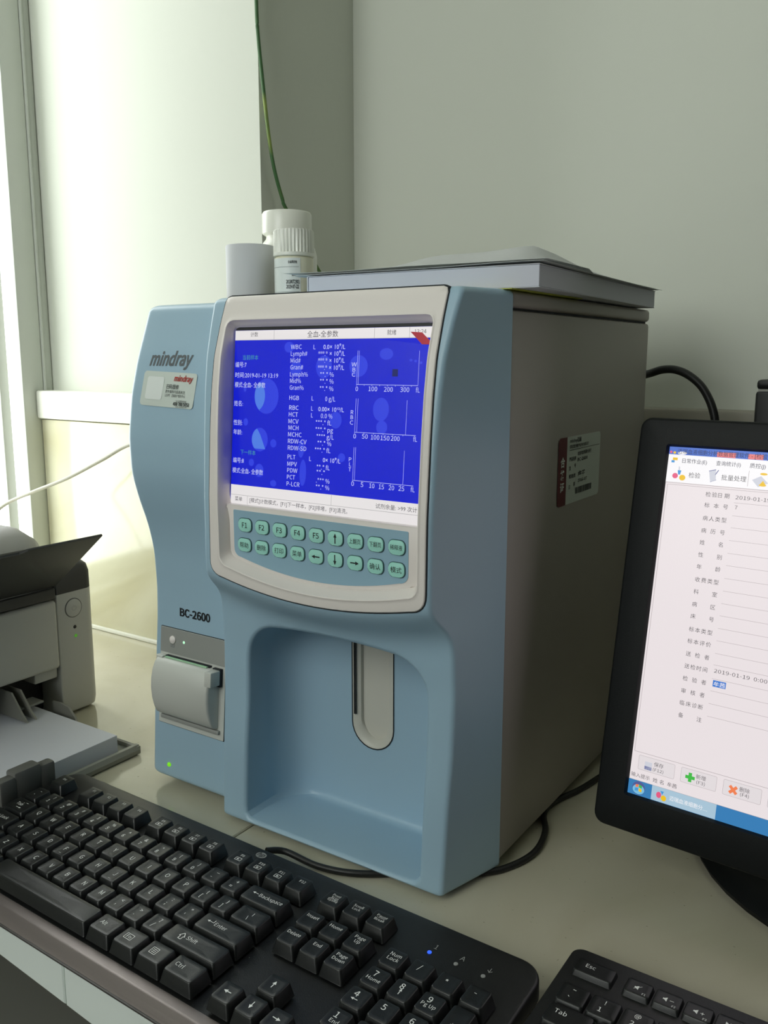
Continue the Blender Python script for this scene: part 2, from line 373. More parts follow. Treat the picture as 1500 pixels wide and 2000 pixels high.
# --- moulded centre shell
def shell_ring(z, ins=0.):
    yf = yc0(z); r = .0055; n = 6; pts = []
    xl = -.245-.259*yf; xr = .259*yf
    yf2 = yf+ins; xl2 = xl+ins; xr2 = xr-ins
    pts.append((-.238+ins, .022)); pts.append((-.245+ins, 0.0))
    for k in range(n+1):
        a = math.radians(14+76*k/n); pts.append((xl2+r-r*math.cos(a-math.radians(14)), yf2+r-r*math.sin(a)*1.0))
    nf = 44
    for k in range(1, nf): pts.append((xl2+r+(xr2-xl2-2*r)*k/nf, yf2))
    for k in range(n+1):
        a = math.radians(90-76*k/n); pts.append((xr2-r+r*math.cos(a-math.radians(14)), yf2+r-r*math.sin(a)))
    pts.append((0.0-ins, 0.0)); pts.append((-.006-ins, 0.0)); pts.append((-.006-ins, .022))
    return [(x, y, z+sag(x)*wgt(z)*sst(0, .03, -y)) for x, y in pts]
rings = []
zb, zt, er = .0045, .4300, .005
for k in range(5): a = PI/2*k/5; rings.append(shell_ring(zb+er*.7*(1-math.cos(a)), er*.7*(1-math.sin(a))))
zz = [.009]+list(np.linspace(.02, .145, 12))+list(np.linspace(.152, .31, 54))+list(np.linspace(.32, .42, 22))
for z in zz: rings.append(shell_ring(float(z)))
for k in range(6): a = PI/2*(k/5); rings.append(shell_ring(zt-er+er*math.sin(a), er*(1-math.cos(a))))
shell = loft(rings, 0)
bmx = bmesh.new(); bmx.from_mesh(shell); bmesh.ops.triangulate(bmx, faces=[f for f in bmx.faces if len(f.verts) > 4]); bmx.to_mesh(shell); bmx.free()
# --- outlines on the front
def polar(outline, c, n):
    P = np.array(outline+[outline[0]]); out = []
    for k in range(n):
        a = 2*PI*(k+.5)/n; d = np.array([math.cos(a), math.sin(a)]); best = None
        for i in range(len(P)-1):
            e = P[i+1]-P[i]; den = d[0]*e[1]-d[1]*e[0]
            if abs(den) < 1e-12: continue
            w = P[i]-np.array(c); t = (w[0]*e[1]-w[1]*e[0])/den; s_ = (w[0]*d[1]-w[1]*d[0])/den
            if t > 0 and -1e-6 <= s_ <= 1+1e-6 and (best is None or t > best): best = t
        out.append((c[0]+d[0]*best, c[1]+d[1]*best))
    return out
def arcbox(x0, x1, ztop, zmid, zend, rt, rb, n=7, topsag=0.):
    """rounded box whose bottom edge hangs down in the middle"""
    xc, hw = (x0+x1)/2, (x1-x0)/2
    zbot = lambda x: zmid+(zend-zmid)*((x-xc)/hw)**2
    ztp = lambda x: ztop-topsag*((x-xc)/hw)**2
    pts = []
    for k in range(25):                     # bottom left to right
        x = x0+rb+(x1-x0-2*rb)*k/24; pts.append((x, zbot(x)))
    zc = zbot(x1-rb)+rb*.92
    for k in range(1, n): a = math.radians(-90+90*k/n); pts.append((x1-rb+rb*math.cos(a), zc+rb*.92*math.sin(a)))
    pts.append((x1, zc+.001))
    zc2 = ztp(x1-rt)-rt
    for k in range(n+1): a = math.radians(90*k/n); pts.append((x1-rt+rt*math.cos(a), zc2+rt*math.sin(a)))
    for k in range(1, 24): x = x1-rt-(x1-x0-2*rt)*k/24; pts.append((x, ztp(x)))
    for k in range(n+1): a = math.radians(90+90*k/n); pts.append((x0+rt+rt*math.cos(a), zc2+rt*math.sin(a)))
    pts.append((x0, zc+.001))
    for k in range(1, n): a = math.radians(180+90*k/n); pts.append((x0+rb+rb*math.cos(a), zc+rb*.92*math.sin(a)))
    return pts
BC = (-.12, .32); NB = 300
def offs(loop, d):
    """offset a closed loop outwards by d"""
    n = len(loop); out = []
    for i in range(n):
        a, b, c = np.array(loop[i-1]), np.array(loop[i]), np.array(loop[(i+1) % n]); t = c-a; t = t/(np.linalg.norm(t)+1e-12)
        out.append((b[0]+t[1]*d, b[1]-t[0]*d))
    return out
OUT = polar(arcbox(-.2178, -.0226, .4302, .2075, .2200, .004, .012), BC, NB)
LIP = polar([(x+(-.0035*(z-.235)/.175 if x < -.12 else 0), z) for x, z in arcbox(-.2072, -.0288, .4122, .2165, .2290, .006, .009)], BC, NB)
FLO = polar(arcbox(-.2035, -.0318, .4068, .2215, .2335, .003, .008), BC, NB)
FLO = [(x-(.0045*sst(.258, .285, z) if x < -.19 else 0), z) for x, z in FLO]
# --- sample bay opening
BAYC = (-.1195, .09)
BAY = polar(arcbox(-.2036, -.0354, .1775, .0092, .0092, .030, .007, topsag=.0065), BAYC, 140)
def bay_loops():
    L = []; r = .0035; hw, hh = .084, .082
    xy = lambda p, o: offs(BAY, o)[p]
    o1 = offs(BAY, r)
    L.append([(x, yface(x, z)-.03, z) for x, z in o1]); L.append([(x, yface(x, z)-.0003, z) for x, z in o1])
    for k in range(1, 6):
        a = PI/2*k/5; o = offs(BAY, r*(1-math.sin(a))); L.append([(x, yface(x, z)+r*(1-math.cos(a)), z) for x, z in o])
    for k in range(0, 13):
        a = PI/2*k/12; Y = -.027+.032*math.sin(a); ix = .034*(1-math.cos(a)); iz = .007*max(0, (k-7)/5)**2
        L.append([(BAYC[0]+(x-BAYC[0])*(1-ix/hw), Y, BAYC[1]+(z-BAYC[1])*(1-iz/hh)) for x, z in BAY])
    return L
cut_bay = loft(bay_loops(), 0)
POCK = offs(LIP, .0012)
cut_scr = loft([[(x, -.12, z) for x, z in POCK], [(x, -.030, z) for x, z in POCK]], 0)
# probe recess in the bay's back wall
def stadium(x0, x1, zb_, zt_, n=14):
    r = (x1-x0)/2; c = (x0+x1)/2
    return [(c+r*math.cos(math.radians(180+180*k/n)), zb_+r+r*math.sin(math.radians(180+180*k/n))) for k in range(n+1)]+[(x1, zt_), (x0, zt_)]
PX0, PX1, PZB = -.1392, -.0986, .0672
ST = stadium(PX0, PX1, PZB, .168)
cut_probe = loft([[(x, -.005, z) for x, z in ST], [(x, .0135, z) for x, z in ST]], 0)
shell = boolean(shell, [cut_bay, cut_scr, cut_probe], 38.)
centre = ap('front_shell', shell, BLUE)
# --- probe recess liner
pr = ap('probe_recess', loft([[(x, .0046, z) for x, z in offs(ST, -.0005)], [(x, .0046, z) for x, z in offs(ST, -.0012)], [(x, .0085, z) for x, z in [(PX0+.006+(x-PX0)*(1-.0130/(PX1-PX0)), z+.005*(1-(z-PZB)/.1)) for x, z in ST]], [(x, .0118, z) for x, z in [(PX0+.006+(x-PX0)*(1-.0130/(PX1-PX0)), z+.006*(1-(z-PZB)/.1)) for x, z in ST]]], 50., caps='end'), LGREY)
ap('probe_rim', loft([[(x, .0048, z) for x, z in offs(ST, .0005)], [(x, .0044, z) for x, z in offs(ST, .0005)], [(x, .0044, z) for x, z in offs(ST, -.0004)], [(x, .0052, z) for x, z in offs(ST, -.0004)]], 0, caps=False), GAP, pr)
for dx in (.0016, .0030): ap('probe_slit', rbox(PX0+dx, PX0+dx+.0005, .0043, .0056, .0935, .165, 0), GAP, pr)
# --- bezel
def bezel():
    ext = .0013
    F = lambda p, d: (p[0], yface(p[0], p[1])+d, p[1])
    mixl = lambda A, B, t: [(a[0]*(1-t)+b[0]*t, a[1]*(1-t)+b[1]*t) for a, b in zip(A, B)]
    def flo(p, d=0.):
        x, z = p; return (x, (-.061+(z-.2743)*.085+.0012 if z > .2725 else -.0664)+d, z)
    L = [[F(p, .0035) for p in OUT], [F(p, -ext+.0006) for p in OUT], [F(p, -ext) for p in offs(OUT, -.0006)]]
    a = offs(OUT, -.0006); b = offs(LIP, .0016)
    for t in (.25, .5, .75): L.append([F(p, -ext) for p in mixl(a, b, t)])
    L.append([F(p, -ext-.0001) for p in b]); L.append([F(p, -ext-.0006) for p in offs(LIP, .0008)]); L.append([F(p, -ext-.0004) for p in LIP]); L.append([F(p, .0004) for p in offs(LIP, -.0010)])
    s = offs(LIP, -.0010)
    for t in (.35, .7):
        L.append([tuple(np.array(F(p, .0004))*(1-t)+np.array(flo(q))*t) for p, q in zip(s, FLO)])
    L.append([flo(p) for p in FLO]); L.append([flo(p, .004) for p in FLO])
    return loft(L, 40., caps=False)
bz = ap('screen_bezel', bezel(), BEZW)
ap('bezel_gap', loft([[(x, yface(x, z)+.003, z) for x, z in offs(OUT, .0009)], [(x, yface(x, z)-.0003, z) for x, z in offs(OUT, .0009)], [(x, yface(x, z)-.0003, z) for x, z in offs(OUT, -.001)]], 0, caps=False), GAP, bz)
# lower inner plate holding the keypad
lowp = [p for p in arcbox(-.2075, -.0312, .2735, .2215, .2335, .0015, .008)]
ap('inner_plate', prism(lowp, .006, -.0664+.0664, lambda a, b, h: (a, -.0664+h, b), .0012, 2), BEZW, bz)
ap('inner_plate', rbox(-.2088, -.0300, .0, .004, .0, .1365, 0, M=Matrix.Translation((0, -.0601, .2735)) @ Matrix.Rotation(-math.atan(.085), 4, 'X')), mat('screen_surround', rgb(20, 20, 22), .5), bz)
kp = ap('keypad_panel', prism(arcbox(-.1990, -.0404, .2698, .2240, .2352, .001, .007), 0.001, -.0004, lambda a, b, h: (a, -.0664+h, b)), PNLB)
# --- LCD
TL = math.atan(.085); cL, sL = math.cos(TL), math.sin(TL)
def lcd(u, v, d=0.):   # millimetres on the display
    u, v = u/1000, v/1000
    return (-.2075+u, -.061+v*sL-d*cL, .2743+v*cL+d*sL)
lc = ap('display', prism([(.4, -1.), (176.5, -1.), (176.5, 130.7), (.4, 130.7)], -.0005, .0002, lambda a, b, h: lcd(a, b, h)), emi('lcd_blue', rgb(12, 26, 205)), label='lit blue display with white readings')
E_W = emi('lcd_white', rgb(232, 228, 228)); E_T = emi('lcd_text', rgb(205, 212, 240)); E_G = emi('lcd_green', rgb(70, 150, 150)); E_K = emi('lcd_dark', rgb(70, 68, 76)); E_L = emi('lcd_line', rgb(150, 148, 150))
E_B1 = emi('lcd_cell', rgb(44, 62, 222)); E_B2 = emi('lcd_cell_bright', rgb(78, 124, 226))
for q_ in ([(.6, 123.6), (176, 123.6), (176, 130.6), (.6, 130.6)], [(.6, -.9), (176, -.9), (176, 13.8), (.6, 13.8)]): ap('display_bar', quads_mesh([q_], lambda u, v: lcd(u, v, .0003)), E_W, lc)
bubs = [(54.0, 118.0, 4.5, 3.9), (61.1, 102.6, 5.5, 5.3), (86.6, 103.9, 7.2, 8.1), (116.7, 104.7, 7.8, 7.5), (139.4, 112.9, 5.5, 3.9), (12.0, 87.1, 1.4, 2.3), (13.8, 62.2, 2.4, 2.8), (42.0, 47.4, 3.0, 3.1), (99.0, 66.8, 5.2, 5.9), (137.0, 75.5, 6.6, 8.0), (138.3, 63.4, 4.6, 4.6), (105.5, 40.7, 3.2, 3.1), (68.6, 44.8, 2.8, 6.4), (71.0, 27.5, 3.1, 9.6), (20.8, 31.8, 2.7, 2.8), (28.9, 26.2, 4.4, 5.1), (43.2, 17.6, 3.0, 2.5), (159.2, 108.8, 1.2, 1.0), (162.9, 108.2, 1.1, 0.9), (167.2, 107.1, 1.0, 0.9)]
ap('display_cells', quads_mesh([ell(*b) for b in bubs]+[ell(33.7, 82.1, 11.8, 13.1, 32), ell(28.4, 49.5, 8.0, 8.9)], lambda u, v: lcd(u, v, .0003)), E_B1, lc)
cres = [(33.7-11.6*math.cos(a), 82.1+12.9*math.sin(a)) for a in np.linspace(-1.1, .95, 16)]+[(33.7-11.0+8.2*math.cos(a)+1.5, 82.1+11*math.sin(a)) for a in np.linspace(1.2, -1.2, 12)]
cres2 = [(28.4-7.8*math.cos(a), 49.5+8.8*math.sin(a)) for a in np.linspace(-.9, 1.2, 12)]+[(28.4+2.4-.5*a, 49.5+a) for a in (4., 0., -4., -7.)]
ap('display_cells', quads_mesh([cres, cres2], lambda u, v: lcd(u, v, .0004)), E_B2, lc)
LT = [('计数',16.3,126.1,7.4,'h'),('全血-全参数',70.7,125.1,27.5,'H'),('就绪',139.4,125.8,7.3,'h'),('13:24',161.1,126.1,9.1,'h'),('当前样本',9.2,109.0,15.5,'g'),('编号:7',1.8,103.5,11.3,'w'),('时间:2019-01-19 13:19',1.9,95.7,42.7,'w'),('模式:全血- 全参数',1.8,88.4,30.7,'w'),('姓名:',1.7,74.3,8.9,'w'),('性别:',1.6,59.8,8.9,'w'),('年龄:',1.8,52.5,8.8,'w'),('下一样本',9.5,37.6,15.5,'g'),('编号:8',2.2,31.0,11.0,'w'),('模式:全血- 全参数',1.9,23.2,31.1,'w'),('WBC',55.9,116.6,10.1,'w'),('Lymph#',56.1,111.7,15.2,'w'),('Mid#',56.0,106.8,9.3,'w'),('Gran#',56.1,102.0,11.8,'w'),('Lymph%',56.0,96.9,16.5,'w'),('Mid%',56.1,92.2,10.3,'w'),('Gran%',56.1,87.3,13.0,'w'),('HGB',56.1,79.9,9.1,'w'),('RBC',56.3,72.8,8.8,'w'),('HCT',56.2,67.9,8.5,'w'),('MCV',56.1,62.9,9.4,'w'),('MCH',56.3,58.2,9.4,'w'),('MCHC',56.2,53.3,12.6,'w'),('RDW-CV',56.3,48.4,17.3,'w'),('RDW-SD',56.4,43.5,17.3,'w'),('PLT',56.4,36.8,7.4,'w'),('MPV',56.4,31.7,9.0,'w'),('PDW',56.5,27.0,9.6,'w'),('PCT',56.5,22.0,7.7,'w'),('P-LCR',56.4,17.0,12.2,'w'),('L',76.8,116.4,1.8,'w'),('L',76.9,80.0,1.7,'w'),('L',76.8,72.8,1.7,'w'),('L',76.9,67.9,1.7,'w'),('L',76.8,36.6,1.7,'w'),('0.0× 10⁹/L',85.7,116.4,19.2,'w'),('***.* × 10⁹/L',81.3,111.7,23.6,'w'),('***.* × 10⁹/L',81.3,106.9,23.6,'w'),('***.* × 10⁹/L',81.4,101.9,23.3,'w'),('**.* %',83.7,97.0,12.2,'w'),('**.* %',83.8,92.2,12.2,'w'),('**.* %',83.8,87.1,12.2,'w'),('0 g/L',89.1,79.9,9.0,'w'),('0.00× 10¹²/L',83.3,72.6,22.7,'w'),('0.0 %',85.8,67.8,10.3,'w'),('***.* fL',81.4,62.9,14.1,'w'),('***.* pg',81.4,57.9,15.8,'w'),('**** g/L',82.6,53.0,15.5,'w'),('**.* %',83.7,48.3,12.5,'w'),('***.* fL',81.5,43.3,14.2,'w'),('0× 10⁹/L',89.2,36.5,15.7,'w'),('**.* fL',83.8,31.1,11.8,'w'),('**.*',83.8,27.4,7.7,'w'),('.*** %',83.8,21.5,12.2,'w'),('**.* %',83.7,16.8,12.3,'w'),('W',111.0,104.4,4.3,'w'),('B',112.0,100.8,2.5,'w'),('C',111.6,97.4,2.9,'w'),('R',112.0,71.5,2.3,'w'),('B',112.0,68.0,2.3,'w'),('C',111.6,64.3,2.9,'w'),('P',112.1,38.6,2.2,'w'),('L',112.5,35.1,1.8,'w'),('T',112.1,31.6,2.3,'w'),('0',115.2,87.5,2.2,'w'),('100',126.2,87.7,7.2,'w'),('200',139.0,87.6,7.1,'w'),('300',152.1,87.7,7.1,'w'),('fL',164.4,87.6,3.0,'w'),('0',115.1,54.8,2.3,'w'),('50',122.4,55.0,4.9,'w'),('100',130.0,54.8,7.0,'w'),('150',138.0,54.7,7.3,'w'),('200',146.4,54.8,7.1,'w'),('fL',164.3,55.1,3.0,'w'),('0',115.1,21.6,2.3,'w'),('5',123.1,21.5,2.3,'w'),('10',130.4,21.4,4.4,'w'),('15',138.4,21.3,4.3,'w'),('20',146.5,21.3,4.5,'w'),('25',154.5,21.4,4.6,'w'),('fL',164.2,21.4,3.2,'w'),('菜单',5.3,1.6,7.6,'h'),('[模式]计数模式，[F1]下一样本，[F2]排堵，[F3]清洗。',20.5,1.7,92.3,'h'),('试剂余量: >99 次计',136.5,8.0,33.7,'h')]
def lsel(k, size): return [dict(s=s, u=u, v=v, width=w, size=(3.9 if 110 < u < 113 else size)) for s, u, v, w, c in LT if c in k]
ap('display_text', text_mesh(lsel('w', 4.5), lambda u, v: lcd(u, v, .0006)), E_T, lc)
ap('display_text', text_mesh(lsel('g', 4.2), lambda u, v: lcd(u, v, .0006)), E_G, lc)
ap('display_text', text_mesh(lsel('h', 3.9)+lsel('H', 5.0), lambda u, v: lcd(u, v, .0006)), E_K, lc)
axes = [line((115.9, 115.3), (116.0, 92.1), .22), line((115.9, 92.1), (165.7, 92.1), .28), line((117.2, 115.2), (117.2, 92.1), .2), line((165.8, 115), (165.8, 92.1), .2),
        line((116.1, 82.4), (116.1, 59.1), .22), line((116.1, 59.1), (166.1, 59.1), .28), line((117.8, 82.4), (117.8, 59.1), .2), line((158, 82.3), (158, 58.9), .2),
        line((116.1, 48.6), (116.1, 25.5), .22), line((116.1, 25.5), (166.1, 25.5), .28), line((117.6, 48.7), (117.6, 25.5), .2), line((157.8, 48.7), (157.8, 25.9), .2)]
for z0, st, n in ((92.1, 12.8/2, 8), (59.1, 8.0, 6), (25.5, 8.0, 6)): axes += [line((116+st*k, z0), (116+st*k, z0-.9), .25) for k in range(n)]
ap('display_lines', quads_mesh(axes, lambda u, v: lcd(u, v, .0006)), E_T, lc)
ap('display_lines', quads_mesh([line((.6, 6.1), (176, 6.1), .25), line((98.1, 6.1), (98.1, 13.6), .25), line((18, 6.1), (18, -.8), .25), line((39.4, 123.6), (39.4, 130.6), .25), line((129, 123.6), (129, 130.6), .25), line((157.3, 123.6), (157.3, 130.6), .25), line((.6, 123.4), (176, 123.4), .3)], lambda u, v: lcd(u, v, .0005)), E_L, lc)
R4_ = lambda x0, x1, y0, y1: [(x0, y0), (x1, y0), (x1, y1), (x0, y1)]
ap('display_mark', quads_mesh([R4_(145, 149.5, 97.9, 102.8)], lambda u, v: lcd(u, v, .0005)), emi('lcd_navy', rgb(14, 22, 96)), lc)
# red pull tab and clear film over the display
film = ap('protective_film', quads_mesh([[(.8, -.5), (176, -.5), (176, 118.5), (120, 124), (.8, 131)]], lambda u, v: lcd(u, v, .0020)), FILM)
ap('pull_tab', prism([(159.2, 127.2), (168.0, 126.6), (177.5, 118.6), (168.4, 118.9)], .0022, .0025, lambda a, b, h: lcd(a, b, h)), mat('red_tab', rgb(205, 34, 60), .4), film, 'small red pull tab')
# --- keypad buttons
CAPS = [['F1', 'F2', 'F3', 'F4', 'F5', '^', '上翻页', '下翻页', '稀释液'], ['帮助', '删除', '打印', '菜单', '<', 'v', '>', '确认', '模式']]
pill = rrect(-.0064, .0064, -.0050, .0050, .0036, 5)
bt_me = prism(pill, .0, .0014, lambda a, b, h: (a, -h, b), .0006, 3); bt_me.materials.append(MINT)
bd_me = prism(rrect(-.0068, .0068, -.0054, .0054, .0039, 5), 0, .0006, lambda a, b, h: (a, -h, b)); bd_me.materials.append(MINTD)
for j in range(2):
    for i in range(9):
        x = -.1866+.01718*i+(-.0009 if j else 0)*(1-i/9); z = .2590-.0001*i if j == 0 else .2435-.0001*i
        b = ap('keypad_button', bt_me.copy() if False else bt_me, None); b.location = (x, -.0668, z)
        e = obj('button_border', bd_me, None, b, loc=(0, 0, 0))
        s = CAPS[j][i]; fn = lambda u, v: (u, -.00148, v)
        if s in '^<v>' and len(s) == 1:
            me = quads_mesh([arrow(0, 0, .0074, {'^': PI/2, 'v': -PI/2, '<': PI, '>': 0}[s], .0009, .0028, .0030)], fn)
        else:
            n = len(s); size = .0056 if s[0] == 'F' else (.0046 if n == 2 else .0040)
            me = text_mesh([dict(s=s, u=0, v=0, size=size, align='c', mid=True, bold=(.01 if s[0] == 'F' else .003), width=(.0098 if n == 3 else None))], fn)
        obj('legend', me, INK, b)
# --- left wing with its own curved profile
def wing_ring(z, ins=0.):
    yf = yw(z)+ins; xl = -.333+ins; r = .009; pts = [(-.226-ins, .0), (xl, .0)]
    n = 8
    for k in range(n+1): a = math.radians(90*k/n); pts.append((xl+r-r*math.cos(a), yf+r-r*math.sin(a)))
    for k in range(1, 7): pts.append((xl+r+(-.226-ins-xl-r)*k/6, yf))
    return [(x, y, z) for x, y in pts]
rings = []
zb, er = .0085, .006
for k in range(6): a = PI/2*k/5; rings.append(wing_ring(zb+er*(1-math.cos(a)), er*(1-math.sin(a))))
for z in np.linspace(.02, .42, 70): rings.append(wing_ring(float(z)))
for k in range(6): a = PI/2*k/5; rings.append(wing_ring(.4285-er+er*math.sin(a), er*(1-math.cos(a))))
ap('side_shell', loft(rings, 38.), BLUE)
# --- grey steel housing with separate lid
case = rbox(-.332, -.0008, .0, .302, .0085, .4165, .003, 2)
case = boolean(case, [rbox(-.242, -.004, -.02, .03, .003, .45, 0)], 35.)
ap('housing', case, CASEG)
ap('housing_lid', rbox(-.332, -.0008, .001, .302, .4180, .4292, .003, 3), CASEG)
ap('housing_seam', rbox(-.329, -.004, .004, .299, .4160, .4185, 0), GAP)
for x, y in ((-.305, .02), (-.03, .03), (-.305, .27), (-.03, .27)):
    ap('foot', lathe([(.008, 0), (.009, .001), (.009, .009)], (x, y, .0002), 16), BLACK)
# --- lettering and stickers on the wing
WF = lambda u, v, d=.0005: (u, yw(v)-d, v)
ap('brand_lettering', text_mesh([dict(s='mindray', u=-.3112, v=.3783, size=.0148, width=.0500, bold=.035, shear=.22, res=4)], lambda u, v: WF(u, v, .0003)), INKG)
ap('model_lettering', text_mesh([dict(s='BC-2600', u=-.2985, v=.1606, size=.0098, width=.0368, bold=.03, res=4)], WF), INK)
def patch(x0, x1, z0, z1, r, rot, d, nx=12):
    c = ((x0+x1)/2, (z0+z1)/2); cr, sr = math.cos(rot), math.sin(rot)
    R_ = lambda u, v: (c[0]+(u-c[0])*cr-(v-c[1])*sr, c[1]+(u-c[0])*sr+(v-c[1])*cr)
    ol = rrect(x0, x1, z0, z1, r, 4); N = 10
    verts = []; faces = []; n = len(ol)
    for k in range(N, 0, -1):
        for u, v in ol: verts.append(WF(*R_(c[0]+(u-c[0])*k/N, c[1]+(v-c[1])*k/N), d))
    verts.append(WF(*c, d))
    for j in range(N-1):
        for i in range(n): faces.append((j*n+i, j*n+(i+1) % n, (j+1)*n+(i+1) % n, (j+1)*n+i))
    for i in range(n): faces.append(((N-1)*n+i, (N-1)*n+(i+1) % n, len(verts)-1))
    return mesh_from(verts, faces, smooth=60), R_
me, RS = patch(-.3152, -.2528, .3446, .3728, .003, -.035, .0007)
stk = ap('service_sticker', me, STICK, label='pale service sticker with phone number')
ap('sticker_panel', patch(-.3096, -.2896, .3505, .3690, .002, -.035, .0010)[0], STICKW, stk)
SF = lambda u, v: WF(*RS(u, v), .0012)
ap('sticker_print', text_mesh([dict(s='mindray', u=-.2782, v=.3660, size=.0062, width=.0215, bold=.03, shear=.18)], SF), INKR, stk)
ap('sticker_print', text_mesh([dict(s='扫码报修', u=-.2858, v=.3597, size=.0042, width=.0145, bold=.006), dict(s='更多服务内容请关注', u=-.2858, v=.3563, size=.0028, width=.0225), dict(s='公众号：迈瑞用户服务中心', u=-.2858, v=.3533, size=.0026, width=.0235), dict(s='24小时服务热线', u=-.2722, v=.3493, size=.0020, width=.0120), dict(s='400 700 5652', u=-.2752, v=.3466, size=.0036, width=.0185, bold=.03), dict(s='www.mindray.com', u=-.2722, v=.3452, size=.0018, width=.0130)], SF), INK, stk)
# --- thermal printer module in the wing
tilt = math.atan2(yw(.148)-yw(.0605), .0875)
PM = Matrix.Translation((-.2812, (yw(.148)+yw(.0605))/2-.0004, .10425)) @ Matrix.Rotation(-tilt, 4, 'X')
def pm(me): me.transform(PM); return me
pmod = ap('strip_printer', pm(prism(rrect(-.0398, .0398, -.0438, .0438, .0006, 1), -.004, .0008, lambda a, b, h: (a, -h, b))), PRW, label='small built-in strip printer with curved paper door')
ap('printer_gap', pm(prism(rrect(-.0403, .0403, -.0443, .0443, .0006, 1), -.004, .0003, lambda a, b, h: (a, -h, b))), GAP, pmod)
ap('control_strip', pm(prism(rrect(-.0396, .0396, .0212, .0436, .0004, 1), 0, .0012, lambda a, b, h: (a, -h, b))), PRG, pmod)
ap('feed_button', pm(lathe([(.0036, 0), (.0036, .0010), (.0026, .0018), (0.0005, .0021)], (0, 0, 0), 20)), BEZW, pmod)
bpy.data.objects['feed_button'].data.transform(PM.inverted()); bpy.data.objects['feed_button'].data.transform(PM @ Matrix.Translation((-.0240, -.0010, .0338)) @ Matrix.Rotation(PI/2, 4, 'X'))
dm = lathe([(.0013, 0), (.0012, .0005), (.0004, .0009)], (0, 0, 0), 12); dm.transform(PM @ Matrix.Translation((-.0103, -.0010, .0337)) @ Matrix.Rotation(PI/2, 4, 'X'))
ap('status_light', dm, emi('led_pale_green', rgb(190, 255, 210)), pmod)
ap('feed_symbol', pm(quads_mesh([line((-.0262, .0272), (-.0222, .0272), .0003), line((-.0262, .0312), (-.0222, .0312), .0003), line((-.0262, .0272), (-.0262, .0312), .0003), line((-.0222, .0272), (-.0222, .0312), .0003), line((-.0242, .0280), (-.0242, .0304), .0004)], lambda u, v: (u, -.0014, v))), INKG, pmod)
door_prof = [(.0180, .0040), (.0168, .0075), (.0140, .0102), (.0080, .0128), (.0000, .0143), (-.0090, .0142), (-.0180, .0126), (-.0260, .0098), (-.0320, .0064), (-.0338, .0034)]
rg = []
for x, s_ in ((-.0372, .0), (-.0370, .80), (-.0362, .93), (-.0345, 1.), (.0310, 1.), (.0322, .93), (.0328, .80), (.0330, .0)):
    rg.append([(x, -(.0012+h*s_), b) for b, h in door_prof]+[(x, -.0006, -.0338), (x, -.0006, .0180)])
pd = ap('paper_door', pm(loft(rg, 40.)), PRW, pmod)
ap('door_slot', pm(prism([(-.0300, .0180), (.0240, .0180), (.0240, .0196), (-.0300, .0196)], 0, .0040, lambda a, b, h: (a, -h, b))), GAP, pmod)
ap('paper_edge', pm(prism([(-.0285, .0182), (.0225, .0182), (.0225, .0190), (-.0285, .0190)], .004, .0062, lambda a, b, h: (a, -h, b))), mat('green_paper_edge', rgb(170, 214, 176), .6), pmod)
ap('latch', pm(rbox(.0285, .0366, -.0150, -.0030, .0050, .0182, .0012, 2)), PRW, pmod)
ap('latch_gap', pm(rbox(.0278, .0371, -.0040, -.0010, .0036, .0191, .0002, 1)), GAP, pmod)
ap('door_cheek', pm(prism([(-.0386, .0192), (-.0300, .0192), (-.0330, .0080), (-.0386, .0080)], 0, .0075, lambda a, b, h: (a, -h, b), .0012, 2)), PRW, pmod)
ap('door_hinge', pm(rbox(-.0350, .0360, -.0036, -.0004, -.0388, -.0352, .0008, 2)), PRG, pmod)
lm = lathe([(.0021, 0), (.0019, .0010), (.0010, .0018)], (0, 0, 0), 16); lm.transform(Matrix.Translation((-.3082, yw(.0223), .0223)) @ Matrix.Rotation(PI/2, 4, 'X'))
ap('power_light', lm, emi('led_green', rgb(120, 215, 30)), label='glowing green power light')
# --- certificate sticker on the housing side
CF = lambda u, v, d=.0003: (-.0008+d, u, v)
cs = ap('certificate_sticker', flat(rrect(.0885, .1805, .2676, .3222, .004, 4), lambda a, b: CF(a, b, .0003)), STICK, label='maroon and white certificate sticker')
ap('sticker_band', flat(rrect(.0885, .1060, .2676, .3222, [.0002, .004, .004, .0002], 4), lambda a, b: CF(a, b, .0005)), STICKD, cs)
ap('sticker_print', text_mesh([dict(s=c, u=.0975, v=v, size=.0085, align='c', bold=.03) for c, v in (('合', .2995), ('格', .2895), ('证', .2795))], lambda u, v: CF(u, v, .0007)), STICKW, cs)
bars = [line((.126+.0004*i*1.9, .2742), (.126+.0004*i*1.9, .2795), .0004*random.choice([.8, 1.2, 1.6])) for i in range(48)]
rowz = [('mindray迈瑞', .1115, .3172, .0042, .024), ('深圳迈瑞生物医疗电子股份有限公司', .1115, .3127, .0032, .040)]
itm = [dict(s=s, u=u, v=v, size=sz, width=w, bold=.02) for s, u, v, sz, w in rowz]
for s, u, v, w in (('产品名称', .1115, .3025, .014), ('全自动血液细胞分析仪', .1290, .3060, .030), ('BC-2600', .1290, .3010, .022), ('型', .1115, .2952, .003), ('号', .1225, .2965, .003), ('检验员', .1115, .2885, .014), ('合格', .1310, .2895, .016), ('日', .1115, .2800, .003), ('期', .1215, .2815, .003), ('2016-07', .1310, .2835, .020)):
    itm.append(dict(s=s, u=u, v=v, size=.0036, width=w, bold=.02))
ap('sticker_print', text_mesh(itm, lambda u, v: CF(u, v, .0006)), INK, cs)
ap('sticker_barcode', quads_mesh(bars+[line((.1115, .3112), (.178, .3112), .0004)], lambda u, v: CF(u, v, .0006)), INK, cs)

